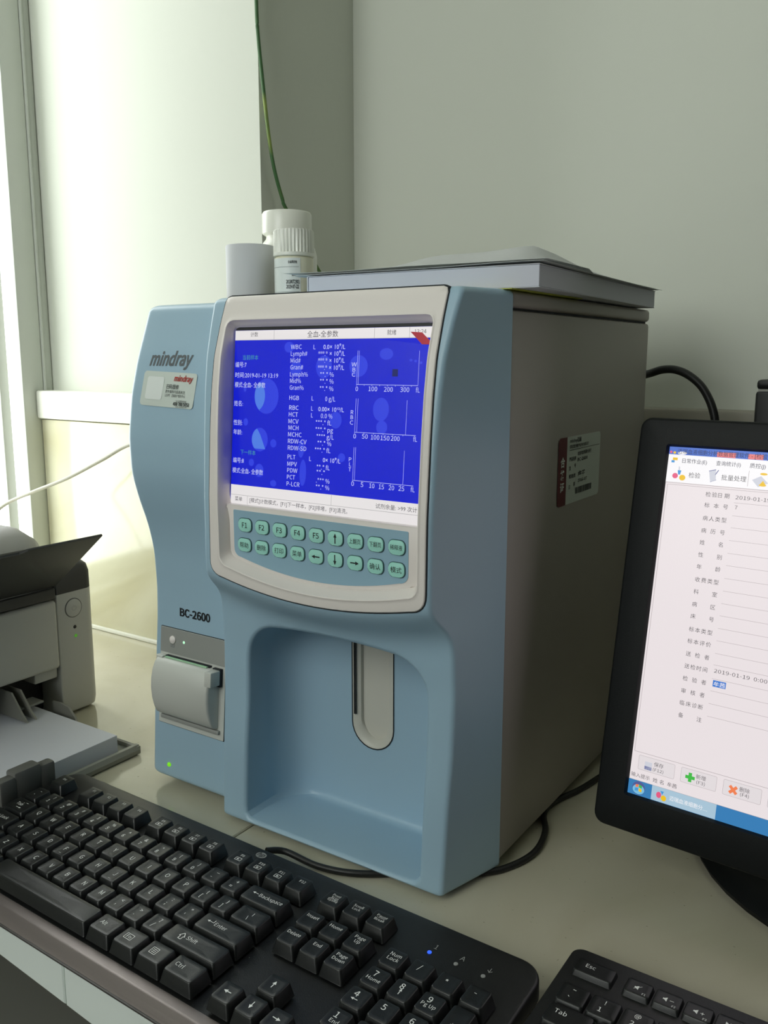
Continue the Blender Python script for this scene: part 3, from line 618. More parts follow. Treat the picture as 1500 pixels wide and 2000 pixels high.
# ================================================================== computer monitor
MO = Vector((.0846, .0324, .0763)); myaw, mtilt = -.0791, .1829
MR = Vector((math.cos(myaw), math.sin(myaw), 0)); MU = Vector((-math.sin(myaw)*math.sin(mtilt), math.cos(myaw)*math.sin(mtilt), math.cos(mtilt))); MN = MR.cross(MU)   # MN points to the viewer
if MN.y > 0: MN = -MN
def mf(u, v, d=0.): return tuple(MO+MR*(u/1000)+MU*(v/1000)+MN*d)      # millimetres on the screen
mon = thing('computer_monitor', 'black flat monitor showing a form with Chinese labels', 'monitor', tuple(MO+MR*.22+Vector((0, .09, -MO.z))))
def mp(name, me, m, parent=mon, label=None):
    o = obj(name, me, m, parent, world=True, label=label)
    if name in STUFFN: o['kind'] = 'stuff'
    return o
SWm, SHm = 443., 250.
def frame():
    o = rrect(-22.2, SWm+22.2, -27.3, SHm+19.8, 8, 5); i = rrect(0, SWm, 0, SHm, .2, 5)
    B = lambda L, d: [mf(a, b, d) for a, b in L]
    return loft([B(offs(o, -3), -.024), B(o, -.020), B(o, .0015), B(offs(o, -.8), .0030), B(offs(o, -2.2), .0036), B(offs(i, 1.5), .0030), B(i, .0002), B(i, -.004)], 40., caps=False)
mp('bezel', frame(), MONB)
mp('rear_housing', loft([[mf(a, b, d) for a, b in rrect(-19+k, SWm+19-k, -24+k, SHm+17-k, 10, 5)] for k, d in ((0, -.020), (6, -.030), (60, -.048), (66, -.050))], 35.), MONB)
E_S = emi('screen_white', rgb(233, 224, 226)); E_SP = emi('screen_panel', rgb(230, 219, 222)); E_ST = emi('screen_text_grey', rgb(96, 92, 96)); E_SL = emi('screen_rule', rgb(176, 166, 168)); E_SB = emi('screen_button', rgb(226, 219, 221))
E_TB = emi('screen_blue', rgb(70, 108, 200)); E_TR = emi('screen_red', rgb(226, 120, 122)); E_TK = emi('screen_taskbar', rgb(58, 126, 182)); E_TL = emi('screen_taskbutton', rgb(168, 196, 214)); E_HI = emi('screen_highlight', rgb(66, 122, 206)); E_SW = emi('screen_bright', rgb(246, 244, 246))
E_YE = emi('icon_yellow', rgb(236, 192, 40)); E_PK = emi('icon_pink', rgb(228, 92, 130)); E_CY = emi('icon_blue', rgb(74, 152, 214)); E_GR = emi('icon_green', rgb(70, 186, 74)); E_OR = emi('icon_orange', rgb(240, 130, 84)); E_NV = emi('icon_navy', rgb(84, 92, 150)); E_LB = emi('icon_light_blue', rgb(120, 190, 224)); E_IG = emi('icon_grey', rgb(206, 208, 218))
scn = mp('screen', prism([(-.2, -.2), (SWm+.2, -.2), (SWm+.2, SHm+.2), (-.2, SHm+.2)], -.003, -.0002, lambda a, b, h: mf(a, b, h)), E_S, label='lit screen with a white data-entry form')
def sq(name, polys, m, d): return mp(name, quads_mesh(polys, lambda u, v: mf(u, v, d)), m, scn)
R4 = lambda x0, x1, y0, y1: [(x0, y0), (x1, y0), (x1, y1), (x0, y1)]
sq('title_bar', [R4(0, SWm, 244.6, 250)], E_TB, .0001)
for a, b in ((33.5, 46.), (54.2, 64.)): sq('title_bar_glow', [R4(a, b, 244.8, 248.2)], E_TR, .0002)
sq('title_bar_glow', [ell(9.5, 245.8, 3.4, 1.1, 16)], E_SW, .0002)
sq('menu_strip', [R4(0, SWm, 237.3, 244.6)], E_SW, .0001); sq('tool_strip', [R4(0, SWm, 225, 237.3)], E_SW, .0001)
sq('task_bar', [R4(0, SWm, 0, 10.5)], E_TK, .0001); sq('task_button', [R4(17.2, 62., .2, 10.5)], E_TL, .0002)
ttl = [('迈瑞血液细胞分析数据管理软件 - [检验]', 6.3, 245.6, 61.0, 3.9), ('日常作业(E)', 10.2, 239.2, 17.2, 3.6), ('查询统计(I)', 33.7, 239.2, 16.4, 3.6), ('质控(J)', 56.0, 239.2, 10.2, 3.6), ('字典维护(K)', 73, 239.2, 17, 3.6), ('检验', 15.9, 229.3, 8.0, 4.2), ('批量处理', 38.3, 229.5, 16.5, 4.2)]
lab = [('检验日期', 217.3), ('标本号', 209.8), ('病人类型', 200.7), ('病历号', 192.1), ('姓名', 183.8), ('性别', 175.2), ('年龄', 166.8), ('收费类型', 157.9), ('科室', 149.4), ('病区', 140.6), ('床号', 132.2), ('标本类型', 123.1), ('标本评价', 114.8), ('送检者', 105.9), ('送检时间', 97.3), ('检验者', 88.6), ('审核者', 79.8), ('临床诊断', 71.4), ('备注', 62.7)]
it = [dict(s=s, u=u, v=v, width=w, size=z) for s, u, v, w, z in ttl[5:]]
mp('screen_text', text_mesh([dict(s=s, u=u, v=v, width=w, size=z) for s, u, v, w, z in ttl[:5]], lambda u, v: mf(u, v, .0005)), emi('screen_text_dark', rgb(52, 52, 74)), scn)
for s, v in lab:
    n = len(s)
    for i, ch in enumerate(s): it.append(dict(s=ch, u=29.2+(i*12.7/(n-1)), v=v, size=3.7))
for s, u, v, w in (('2019-01-19', 49.3, 217.1, 22.5), ('7', 49.6, 210.3, 1.7), ('2019-01-19  0:00', 49.5, 98.2, 34.5)): it.append(dict(s=s, u=u, v=v, size=3.6, width=w))
for s, u, v, w, z in (('保存', 16.7, 24.0, 6.8, 3.4), ('(F12)', 16.3, 20.4, 7.6, 3.0), ('新增', 46.3, 24.0, 6.6, 3.4), ('(F3)', 47, 20.5, 5.8, 3.0), ('删除', 75.2, 24.0, 6.6, 3.4), ('(F4)', 76, 20.9, 5.7, 3.0), ('输入提示', 1.3, 13.0, 13.6, 3.4), ('姓 名', 17.2, 13.0, 7.8, 3.4), ('牟茜', 27.6, 13.0, 6.6, 3.4)): it.append(dict(s=s, u=u, v=v, width=w, size=z))
mp('screen_text', text_mesh(it, lambda u, v: mf(u, v, .0005)), E_ST, scn)
mp('screen_text', text_mesh([dict(s='迈瑞血液细胞分…', u=30.3, v=3.9, width=26, size=3.6), dict(s='牟茜', u=50.2, v=89.4, size=3.5, width=7.6)], lambda u, v: mf(u, v, .0005)), E_SW, scn)
sq('highlight_box', [R4(49.6, 58.3, 88.6, 93.0)], E_HI, .0003)
fld = [214.6, 205.7, 197.5, 188.8, 180., 171.6, 162.8, 154.1, 145.5, 137.1, 128.4, 119.9, 111.2, 103.3, 93.8, 85.4, 76.6, 67.8]
rul = [line((48.6, z), (170, z), .22) for z in fld]+[line((0, 224.7), (SWm, 224.7), .35), line((1.7, 223.3), (SWm, 223.3), .25), line((1.7, 223.3), (1.7, 30.9), .3), line((1.7, 30.9), (SWm, 30.9), .3), line((56, 237), (56.0, 226.5), .25), line((0, 10.6), (SWm, 10.6), .2)]
for a, b in ((5.5, 31.5), (36, 60.2), (64.7, 89.2), (93.5, 118)):
    sq('form_button', [rrect(a, b, 18.8, 28.9, .8, 2)], E_SB, .0002)
    o = rrect(a, b, 18.8, 28.9, .8, 2); rul += [line(o[i], o[(i+1) % len(o)], .2) for i in range(len(o)) if math.hypot(o[i][0]-o[(i+1) % len(o)][0], o[i][1]-o[(i+1) % len(o)][1]) > .05]
mp('screen_lines', quads_mesh(rul, lambda u, v: mf(u, v, .0004)), E_SL, scn)
def icon(polys, m, d=.0006): return mp('screen_icons', quads_mesh(polys, lambda u, v: mf(u, v, d)), m, scn)
icon([ell(6.4, 229.6, 2.0, 1.9), ell(25.0+22.4-25+.2, 5.0, 1.8, 2.2), ell(1.6, 246.2, .9, .9, 12)], E_PK); icon([ell(11.6, 228.6, 2.2, 2.0), ell(26.2, 3.6, 1.9, 2.0), ell(4.2, 245.9, 1.0, .9, 12), R4(3.4, 6.8, 240.5, 242.4)], E_YE); icon([[(7.8, 233.6), (10.4, 233.6), (9.8, 230.6), (8.4, 230.6)], [(23.4, 8.2), (26, 8.2), (25, 5.6)], R4(2.6, 4.8, 238.8, 240.4)], E_CY)
icon([[(8.2, 236.2), (9.2, 236.2), (9.4, 233.6), (8.4, 233.6)], [(29.6, 234.6), (34.2, 235.8), (34.8, 228.4), (31.2, 227.2)], R4(10.2, 15.4, 19.9, 25.6)], E_IG)
icon([line((29.6, 234.6), (34.2, 235.9), .6), line((31.2, 227.3), (35, 229), .4), line((34, 232.4), (36, 235.8), .5), R4(10.2, 15.4, 19.9, 22.3)], E_NV)
icon([R4(41.3, 43.6, 20.2, 26.6), R4(39.2, 45.7, 22.2, 24.5)], E_GR); icon([line((69, 21), (73.6, 25.8), 2.0), line((69, 25.8), (73.6, 21), 2.0)], E_OR)
icon([[(58.5, 231), (62.8, 226.5), (69, 229.5), (64, 234)]], E_IG, .0005); icon([ell(65.6, 235.4, 2.4, .8, 14), ell(65.6, 227.9, 2.4, .8, 14), [(63.8, 228.4), (67.4, 228.4), (65.6, 231)]], E_YE, .0006)
# round start button with a four-colour window flag
icon([ell(7.8, 5.3, 4.7, 4.7, 28)], E_NV, .0003); icon([ell(7.8, 4.4, 4.3, 3.4, 28)], E_LB, .0004)
icon([[(5.4, 5.6), (7.6, 6.1), (7.6, 8.0), (5.6, 7.7)]], E_OR, .0006); icon([[(8.0, 6.1), (10.2, 5.6), (10.2, 7.4), (8.0, 8.0)]], E_GR, .0006); icon([[(5.2, 3.0), (7.6, 3.4), (7.6, 5.5), (5.4, 5.2)]], E_CY, .0006); icon([[(8.0, 3.3), (10.2, 2.8), (10.2, 5.0), (8.0, 5.6)]], E_YE, .0006)
# stand: neck and broad curved base
sx, sy = .300, .120
neck = []
for z, w, y0, y1 in ((.012, .05, .085, .115), (.05, .042, .085, .108), (.10, .04, .092, .112), (.17, .04, .10, .122)):
    neck.append([(sx+a, b, z) for a, b in rrect(-w, w, y0, y1, .008, 4)])
mp('stand_neck', loft(neck, 40.), MONB)
base = []
for z, k in ((.0005, 1.), (.005, 1.01), (.009, .985), (.012, .93)):
    base.append([(sx+k*.198*math.copysign(abs(math.cos(a))**.8, math.cos(a)), .195+k*(.175 if math.sin(a) < 0 else .11)*math.copysign(abs(math.sin(a))**.9, math.sin(a)), z) for a in np.linspace(0, 2*PI, 49)[:-1]])
mp('stand_base', loft(base, 40.), MONB)

# ================================================================== keyboards
U = .01905
_km = {}
def keycap(w, h, H=.0088, topw=.0023, frontlean=.0019, dish=.0007, flatk=False):
    k = (round(w, 5), round(h, 5), H, dish)
    if k in _km: return _km[k]
    lv = []
    hb, wb_ = h/2, w/2
    def ring(z, ins_x, ins_f, ins_b, r, dz=0.):
        o = rrect(-wb_+ins_x, wb_-ins_x, -hb+ins_f, hb-ins_b, r, 3); hw = wb_-ins_x
        return [(a, b, z-(dz*(1-min(1, (a/hw)**2)) if dz else 0)) for a, b in o]
    tx = topw; tf = frontlean+.0006; tb = frontlean-.0010 if not flatk else frontlean
    L = [ring(-H, 0, 0, 0, .0012), ring(-H+.0006, .0002, .0003, .0001, .0013), ring(-.0006, tx-.0003, tf-.0003, tb-.0001, .0018, dish*.9), ring(-.00015, tx, tf, tb, .0018, dish), ring(0, tx+.0004, tf+.0005, tb+.0003, .0016, dish)]
    cx, cyy = 0, (tf-tb)/2
    for s_ in (.66, .33):
        L.append([(a*s_, (b-cyy)*s_+cyy, -dish*(1-min(1, (a*s_/(wb_-tx))**2))) for a, b, _ in ring(0, tx+.0004, tf+.0005, tb+.0003, .0016)])
    me = loft(L, 40.); me.materials.append(KEYM); _km[k] = me; return me
def legend(key, items, m=LEG, z=.00015, polys=(), dish=.0007, hw=.0062):
    fn = lambda u, v: (u, v, z-dish*(1-min(1, (u/hw)**2)))
    me = text_mesh(items, fn)
    if polys:
        q_ = quads_mesh(polys, fn); bm = bmesh.new(); bm.from_mesh(me); bm.from_mesh(q_); bm.to_mesh(me); bm.free()
    o = obj('legend', me, m, key); return o
# ---- big black keyboard with grey-brown front lip
KY, KT = -.01654, math.atan(.04483)
kb = thing('keyboard', 'full-size black keyboard with glossy grey-brown front lip and lit blue dot', 'keyboard', (-.36991, -.16205, .022), (KT, 0, KY))
ktl = math.tan(KT)
def zworld0(y, zz): return zz-(.022+y*math.sin(KT))       # local z of world height zz at local y
def kcase():
    x0, x1, y0, y1 = -.62*U, 23.66*U, -4.50*U, 3.76*U
    bm = bmesh.new(); ol = rrect(x0, x1, y0, y1, [.017, .017, .010, .010], 7)
    lo = [bm.verts.new((a, b, 0)) for a, b in ol]; hi = [bm.verts.new((a, b, 1)) for a, b in ol]; n = len(ol)
    bm.faces.new(lo[::-1]); bm.faces.new(hi)
    for i in range(n): bm.faces.new((lo[i], lo[(i+1) % n], hi[(i+1) % n], hi[i]))
    yl = -3.62*U
    for c in (yl, -4.05*U, -4.30*U): bmesh.ops.bisect_plane(bm, geom=bm.verts[:]+bm.edges[:]+bm.faces[:], plane_co=(0, c, 0), plane_no=(0, 1, 0))
    rim = [e for e in bm.edges if all(v.co.z > .5 for v in e.verts) and sum(1 for f in e.link_faces if abs(f.normal.z) < .5) == 1]
    for f in bm.faces: f.normal_update()
    rim = [e for e in bm.edges if all(v.co.z > .5 for v in e.verts) and any(all(v.co.z > .5 for v in f.verts) for f in e.link_faces) and any(not all(v.co.z > .5 for v in f.verts) for f in e.link_faces)]
    for v in bm.verts:
        y = v.co.y
        if v.co.z < .5: v.co.z = zworld0(y, .0025)
        else:
            d = max(0, (yl-y)/(yl-y0)); v.co.z = -.0094-.0052*d**1.6
    bmesh.ops.bevel(bm, geom=rim, offset=.0022, segments=3, profile=.5, affect='EDGES')
    return bm_mesh(bm, smooth=30.)
me = kcase(); me.materials.append(KCASE); me.materials.append(KLIP)
for p in me.polygons:
    if p.center.y < -3.60*U: p.material_index = 1
kc = obj('case', me, None, kb)
obj('case_base', prism(rrect(-.5*U, 23.55*U, -4.42*U, 3.65*U, .012, 5), 0, 1, lambda a, b, h: (a, b, zworld0(b, .0004+.0024*h))), BLACK, kb)
obj('front_seam', prism(rrect(-.58*U, 23.62*U, -4.47*U, -4.2*U, .004, 4), 0, 1, lambda a, b, h: (a, b-.0012, zworld0(b, .0018+.0012*h))), mat('lip_edge', rgb(70, 66, 64), .4), kb)
def key(cx, cy, w, items=(), polys=(), kbd=kb, h=1., **kw):
    me = keycap(w*U-.0009, h*U-.0009)
    o = obj('key', me, None, kbd, loc=(cx*U, (cy-.08)*U, 0))
    if items or polys: legend(o, list(items), polys=list(polys), **kw)
    return o
def T(s, u, v, size, **k): return dict(s=s, u=u, v=v, size=size, align='c', mid=True, **k)
def one(ch): return [T(ch, 0, .0016, .0056, bold=0.)]
def two(a, b): return [T(a, .0004, .0040, .0046, bold=.008), T(b, -.0014, -.0014, .0046, bold=.008)]
for i, ch in enumerate('QWERTYUIOP'): key(2.0+i, 0, 1, one(ch))
for i, ch in enumerate('ASDFGHJKL'): key(2.25+i, -1, 1, one(ch), polys=[line((-.0012, -.0040), (.0012, -.0040), .0005)] if ch in 'FJ' else ())
for i, ch in enumerate('ZXCVBNM'): key(2.75+i, -2, 1, one(ch))
for i, (a, b) in enumerate((('~', '`'), ('!', '1'), ('@', '2'), ('#', '3'), ('$', '4'), ('%', '5'), ('^', '6'), ('&', '7'), ('*', '8'), ('(', '9'), (')', '0'), ('_', '-'), ('+', '='))): key(.5+i, 1, 1, two(a, b))
for x, y, a, b in ((12, 0, '{', '['), (13, 0, '}', ']'), (11.25, -1, ':', ';'), (12.25, -1, '"', "'"), (9.75, -2, '<', ','), (10.75, -2, '>', '.'), (11.75, -2, '?', '/')): key(x, y, 1, two(a, b))
def ltx(s, w, u=None, **k): return [dict(s=s, u=-w*U/2+.0046 if u is None else u, v=.0004, size=.0044, **k)]
key(.75, 0, 1.5, ltx('Tab', 1.5, u=-.006), [arrow(.001, .0052, .006, PI, .0004, .0018, .0018), arrow(.001, -.0022, .006, 0, .0004, .0018, .0018)], hw=.011)
key(.875, -1, 1.75, ltx('Caps Lock', 1.75), hw=.013); key(1.125, -2, 2.25, ltx('Shift', 2.25, u=-.007), hw=.018)
key(14.25, 0, 1.5, two('|', '\\'), hw=.011)
key(13.875, -1, 2.25, ltx('Enter', 2.25, u=-.0074), [arrow(-.0115, .0020, .0055, PI, .0004, .0020, .0020), line((-.0088, .0020), (-.0088, .0044), .0005)], hw=.018)
key(14, 1, 2, ltx('Backspace', 2, u=-.0056), [arrow(-.0092, .0020, .0050, PI, .0004, .0020, .0020)], hw=.016)
sh = [(-.0145, .0010), (-.0122, .0040), (-.0099, .0010), (-.0110, .0010), (-.0110, -.0016), (-.0134, -.0016), (-.0134, .0010)]
key(13.625, -2, 2.75, ltx('Shift', 2.75, u=-.0084), [line(sh[i], sh[(i+1) % 7], .0005) for i in range(7)], hw=.023)
box = lambda cx, cy, w, h, t=.0004: [line((cx-w/2, cy-h/2), (cx+w/2, cy-h/2), t), line((cx+w/2, cy-h/2), (cx+w/2, cy+h/2), t), line((cx+w/2, cy+h/2), (cx-w/2, cy+h/2), t), line((cx-w/2, cy+h/2), (cx-w/2, cy-h/2), t)]
key(.625, -3, 1.25, ltx('Ctrl', 1.25), hw=.0088); key(1.875, -3, 1.25, (), box(-.002, .002, .0022, .0022)+box(.0008, .002, .0022, .0022), hw=.0088); key(3.125, -3, 1.25, ltx('Alt', 1.25), hw=.0088)
key(6.75, -3, 6.0)
key(10.375, -3, 1.25, [dict(s='Alt', u=-.0062, v=-.0002, size=.0044)], hw=.0088)
key(11.625, -3, 1.25, [T('Fn', -.0025, .0012, .0040)], box(-.0025, .0012, .0062, .0044), hw=.0088)
key(12.875, -3, 1.25, (), box(-.0024, .0012, .0050, .0050)+[line((-.0040, .0012+d), (-.0008, .0012+d), .0004) for d in (-.0012, 0, .0012)]+[], hw=.0088)
key(14.25, -3, 1.5, [dict(s='Ctrl', u=-.0086, v=-.0002, size=.0044)], hw=.011)
FR = 2.30
key(.5, FR, 1, [T('Esc', 0, .003, .0030)])
FX = [2.5, 3.5, 4.5, 5.5, 7.0, 8., 9., 10., 11.5, 12.5, 13.5, 14.5]
for i, x in enumerate(FX):
    pol = box(.0002, -.0005, .0052, .0030, .00035)+[[(-.0010, -.0014), (.0012, -.0005), (-.0010, .0004)]] if 4 <= i < 11 else ()
    key(x, FR, 1, [T('F%d' % (i+1), .0004, .0042, .0034)], pol)
ms = .0031
key(16.1, FR, 1, [T('Print', 0, .0048, ms), T('Scrn', 0, .0022, ms), T('SysRq', 0, -.0008, ms)], [line((-.0032, .0007), (.0032, .0007), .0002)])
key(17.1, FR, 1, [T('Scroll', 0, .0040, ms), T('Lock', 0, .0010, ms)]); key(18.1, FR, 1, [T('Pause', 0, .0040, ms), T('Break', 0, .0004, ms)], [line((-.0032, .0021), (.0032, .0021), .0002)])
for x, y, t in ((16.1, 1, ['Insert']), (17.1, 1, ['Home']), (18.1, 1, ['Page', 'Up']), (16.1, 0, ['Delete']), (17.1, 0, ['End']), (18.1, 0, ['Page', 'Down'])):
    key(x, y, 1, [T(s, 0, +.0040-.0036*i, .0038) for i, s in enumerate(t)])
for x, y, a in ((17.1, -2, PI/2), (16.1, -3, PI), (17.1, -3, -PI/2), (18.1, -3, 0)): key(x, y, 1, (), [arrow(-.0006, .0016, .0056, a, .0006, .0026, .0026)])
key(19.55, 1, 1, [T('Num', 0, .0040, .0040), T('Lock', 0, .0002, .0040)])
for x, t in ((20.55, '/'), (21.55, '*'), (22.55, '-')): key(x, 1, 1, [T(t, -.0014, .0030, .0060)])
sub = {'7': 'Home', '9': 'Pg Up', '1': 'End', '3': 'Pg Dn'}
for i, ch in enumerate('789456123'):
    x, y = 19.55+i % 3, -(i//3); pol = ()
    its = [T(ch, -.0016, .0036, .0062, bold=.006)]
    if ch in sub: its.append(T(sub[ch], -.0002, -.0012, .0038))
    elif ch in '8462': pol = [arrow(-.0008, -.0006, .0048, {'8': PI/2, '4': PI, '6': 0, '2': -PI/2}[ch], .0005, .0020, .0020)]
    key(x, y, 1, its, pol)
key(22.55, -.5, 1, [T('+', -.001, .004, .005)], h=2.); key(22.55, -2.5, 1, [T('Enter', 0, .006, .003)], h=2.); key(20.05, -3, 2, [T('0', -.006, .004, .005)], hw=.016); key(21.55, -3, 1, [T('.', 0, .003, .005)])
def onk(me_items, polys, m, name):
    fn = lambda u, v: (u, v, -.0092); me = text_mesh(me_items, fn)
    if polys:
        q_ = quads_mesh(polys, fn); bm = bmesh.new(); bm.from_mesh(me); bm.from_mesh(q_); bm.to_mesh(me); bm.free()
    return obj(name, me, m, kb)
for x, s, m in ((20.05, '1', emi('led_blue', rgb(60, 110, 255))), (21.06, 'A', LEGG), (22.06, '↓', LEGG)):
    g = obj('indicator_light', lathe([(.0015, 0), (.0014, .0004), (.0006, .0006)], (0, 0, 0), 14), m, kb, loc=(x*U, 2.32*U, -.0095))
    onk([T(s, x*U+.0016, 2.32*U+.0062, .0056)], (), LEGG, 'indicator_symbol')
lg = onk([], [ell(11.6*U, 3.35*U, .0046, .0034, 28)], mat('logo_silver', rgb(150, 152, 152), .4), 'logo_badge')
l2 = obj('logo_letters', text_mesh([dict(s='hp', u=11.6*U, v=3.35*U, size=.0060, align='c', mid=True, shear=.3, bold=.01)], lambda u, v: (u, v, -.0090)), BLACK, kb)
# cable leaving the back of the keyboard, passing under the analyzer and back along its side
cpth = [(-.155, -.088, .010), (-.146, -.076, .0065), (-.116, -.0735, .0032), (-.085, -.0640, .0030), (-.048, -.038, .0028), (-.009, -.0115, .0028), (.006, .0100, .0028), (.0128, .0377, .0028), (.0072, .0700, .0028), (-.0050, .0956, .0028), (-.0060, .1203, .0028), (.0060, .1608, .0028), (.018, .24, .0028), (.020, .33, .0028)]
obj('cable', tube(cpth, .0026, 10, 6), CABK, kb, world=True)

# ---- flat second keyboard
k2 = thing('keyboard', 'slim flat black keyboard with speaker-volume keys beside the larger keyboard', 'keyboard', (.0915, -.1065, 0), (math.radians(2.0), 0, -.012))
z0 = .0095
obj('case', prism(rrect(-.0062, .0180*19.05-.0005+.105, -.104, .0445, .007, 6), 0, 1, lambda a, b, h: (a, b, (.0008-b*math.tan(math.radians(2)))*(1-h)+h*z0), .002, 3), KCASE, k2)
def key2(cx, cy, w, h, items=(), polys=()):
    me = keycap(w-.0011, h-.0012, .0038, .0008, .0009, .0004, True); o = obj('key', me, None, k2, loc=(cx, cy, z0+.0036))
    if items or polys: legend(o, list(items), polys=list(polys), dish=.0004, hw=w/2-.001)
spk = lambda dx: [[(dx-.0022, -.0006), (dx-.0012, -.0006), (dx-.0012, .0006), (dx-.0022, .0006)], [(dx-.0012, -.0008), (dx+.0002, -.0018), (dx+.0002, .0018), (dx-.0012, .0008)]]
x = .0003; key2(x+.0130, .0265, .0265, .0155, [T('Esc', -.0030, .0014, .0044)])
fl = [('', spk(0)+[line((-.0024, -.0018), (.0018, .0020), .0003)]), ('', spk(-.0006)+[line((.0012, 0), (.0036, 0), .0004)]), ('', spk(-.0006)+[line((.0012, 0), (.0034, 0), .0004), line((.0023, -.0011), (.0023, .0011), .0004)]), ('', [[(-.0024, -.0016), (0, 0), (-.0024, .0016)], [(0, -.0016), (.0024, 0), (0, .0016)]])]+[('F%d' % i, []) for i in range(5, 13)]
for i, (s, pp) in enumerate(fl):
    its = [T(s, 0, .0008, .0030)] if s else [T('F%d' % (i+1), .0044, -.0038, .0024)]
    key2(.0404+.0175*i, .0265, .0175, .0155, its, pp)
r2 = [('~', '`'), ('!', '1'), ('@', '2'), ('#', '3'), ('$', '4'), ('%', '5'), ('^', '6'), ('&', '7'), ('*', '8'), ('(', '9'), (')', '0'), ('_', '-'), ('+', '=')]
for i, (a, b) in enumerate(r2): key2(.0100+.01905*i, 0, .01905, .0190, [T(a, -.0004, .0042, .0046, bold=.008), T(b, -.0018, -.0020, .0050, bold=.008)])
key2(.0100+.01905*13.5, 0, .0381, .0190, [T('Backspace', 0, 0, .003)])
key2(.0148, -.01905, .0286, .0190, [T('Tab', -.0052, .0026, .0046)])
for i, ch in enumerate('QWERTYUIOP[]'): key2(.0385+.01905*i, -.01905, .01905, .0190, [T(ch, -.002, .002, .0042)])
key2(.0172, -.0381, .0333, .019, [T('Caps', -.005, .002, .0034)])
for i, ch in enumerate("ASDFGHJKL;'"): key2(.0433+.01905*i, -.0381, .01905, .0190, [T(ch, -.002, .002, .0042)])
key2(.0219, -.0572, .0428, .019, [T('Shift', -.008, .002, .0034)])
for i, ch in enumerate('ZXCVBNM,./'): key2(.0528+.01905*i, -.0572, .01905, .0190, [T(ch, -.002, .002, .0042)])
key2(.0125, -.0762, .0240, .019, [T('Ctrl', 0, .002, .0034)]); key2(.0365, -.0762, .0240, .019, [T('Alt', 0, .002, .0034)]); key2(.112, -.0762, .120, .019)

# ================================================================== laser printer (faces right, tray open)
lp = thing('laser_printer', 'white and charcoal laser printer with open paper tray beside the analyzer', 'printer', (-.64, -.14, 0))
def pp(name, me, m, parent=lp, label=None): return obj(name, me, m, parent, world=True, label=label)
XF = -.521
# slim pillar at the far end carrying button and lights
rg = []
for z, k in ((.0006, .006), (.004, .001), (.012, 0), (.137, 0)):
    rg.append([(a, b, z) for a, b in rrect(-.790+k, XF-k, -.0010, .0480-k, [.012, .012, .002, .0015], 6)])
pil = pp('control_pillar', loft(rg, 40.), PWHITE)
rg = []
for z, k in ((.1372, 0), (.155, .0002), (.163, .002), (.168, .007), (.1695, .014)):
    rg.append([(a, b, z+(.0 if k == 0 else 0)) for a, b in rrect(-.790+k, XF-k*.8, -.0010, .0480-k, [.012, .012, .002, .0015], 6)])
pp('pillar_cap', loft(rg, 40.), PDARK, pil)
def onx(cy_, cz_, me, d=0.): me.transform(Matrix.Translation((XF+d, cy_, cz_)) @ Matrix.Rotation(PI/2, 4, 'Y')); return me
pb = pp('power_button', onx(.0195, .1190, lathe([(.0098, 0), (.0098, .0006), (.0090, .0010), (.0010, .0011)], (0, 0, 0), 32)), PWHITE, pil)
pp('button_ring', onx(.0195, .1190, lathe([(.0107, 0), (.0107, .0003), (.0098, .0003)], (0, 0, 0), 32)), mat('button_ring_grey', rgb(96, 96, 92), .5), pb)
pp('button_symbol', quads_mesh([line((.0195, .1195), (.0195, .1222), .0004)]+[line((.0195+.0026*math.sin(a), .1190+.0026*math.cos(a)), (.0195+.0026*math.sin(a+.3), .1190+.0026*math.cos(a+.3)), .0004) for a in np.arange(.6, 5.4, .3)], lambda u, v: (XF+.0013, u, v)), LEGG, pb)
pp('warning_light', onx(.0200, .0975, lathe([(.0020, 0), (.0018, .0004), (.0008, .0005)], (0, 0, 0), 14)), PBLK, pil)
pp('ready_light', onx(.0205, .0875, lathe([(.0020, 0), (.0018, .0004), (.0008, .0005)], (0, 0, 0), 14)), emi('led_dim_green', rgb(70, 130, 40)), pil)
# body, door and the dark mouth above the tray
pp('body', rbox(-.790, XF-.030, -.330, -.0015, .0010, .150, .006, 3), PBLK)
pp('side_panel', rbox(-.788, XF-.001, -.362, -.331, .0008, .150, .006, 3), PWHITE)
pp('front_door', rbox(XF-.028, XF+.004, -.330, -.0030, .0585, .1330, .004, 3), PWHITE)
pp('door_edge', rbox(XF-.028, XF+.0035, -.330, -.0030, .1342, .1470, .0025, 3), PDARK)
pp('inner_ledge', rbox(XF-.030, XF-.004, -.030, -.0020, .0460, .0580, .002, 2), PWHITE)
def gfin(y, x0, x1, zt_, t=.0022):
    pts = [(x0, .0235), (x1, .0235), (x1-.010, zt_*.65), (x1-.024, zt_), (x0, zt_)]
    return prism(pts, -t/2, t/2, lambda a, b, h: (a, y+h, b), .0005, 1)
for y in (-.052, -.062): pp('paper_guide', gfin(y, XF-.02, XF+.028, .050), PGREY)
pp('guide_shelf', rbox(XF-.01, XF+.010, -.062, -.030, .030, .0325, .0008, 1), PGREY)
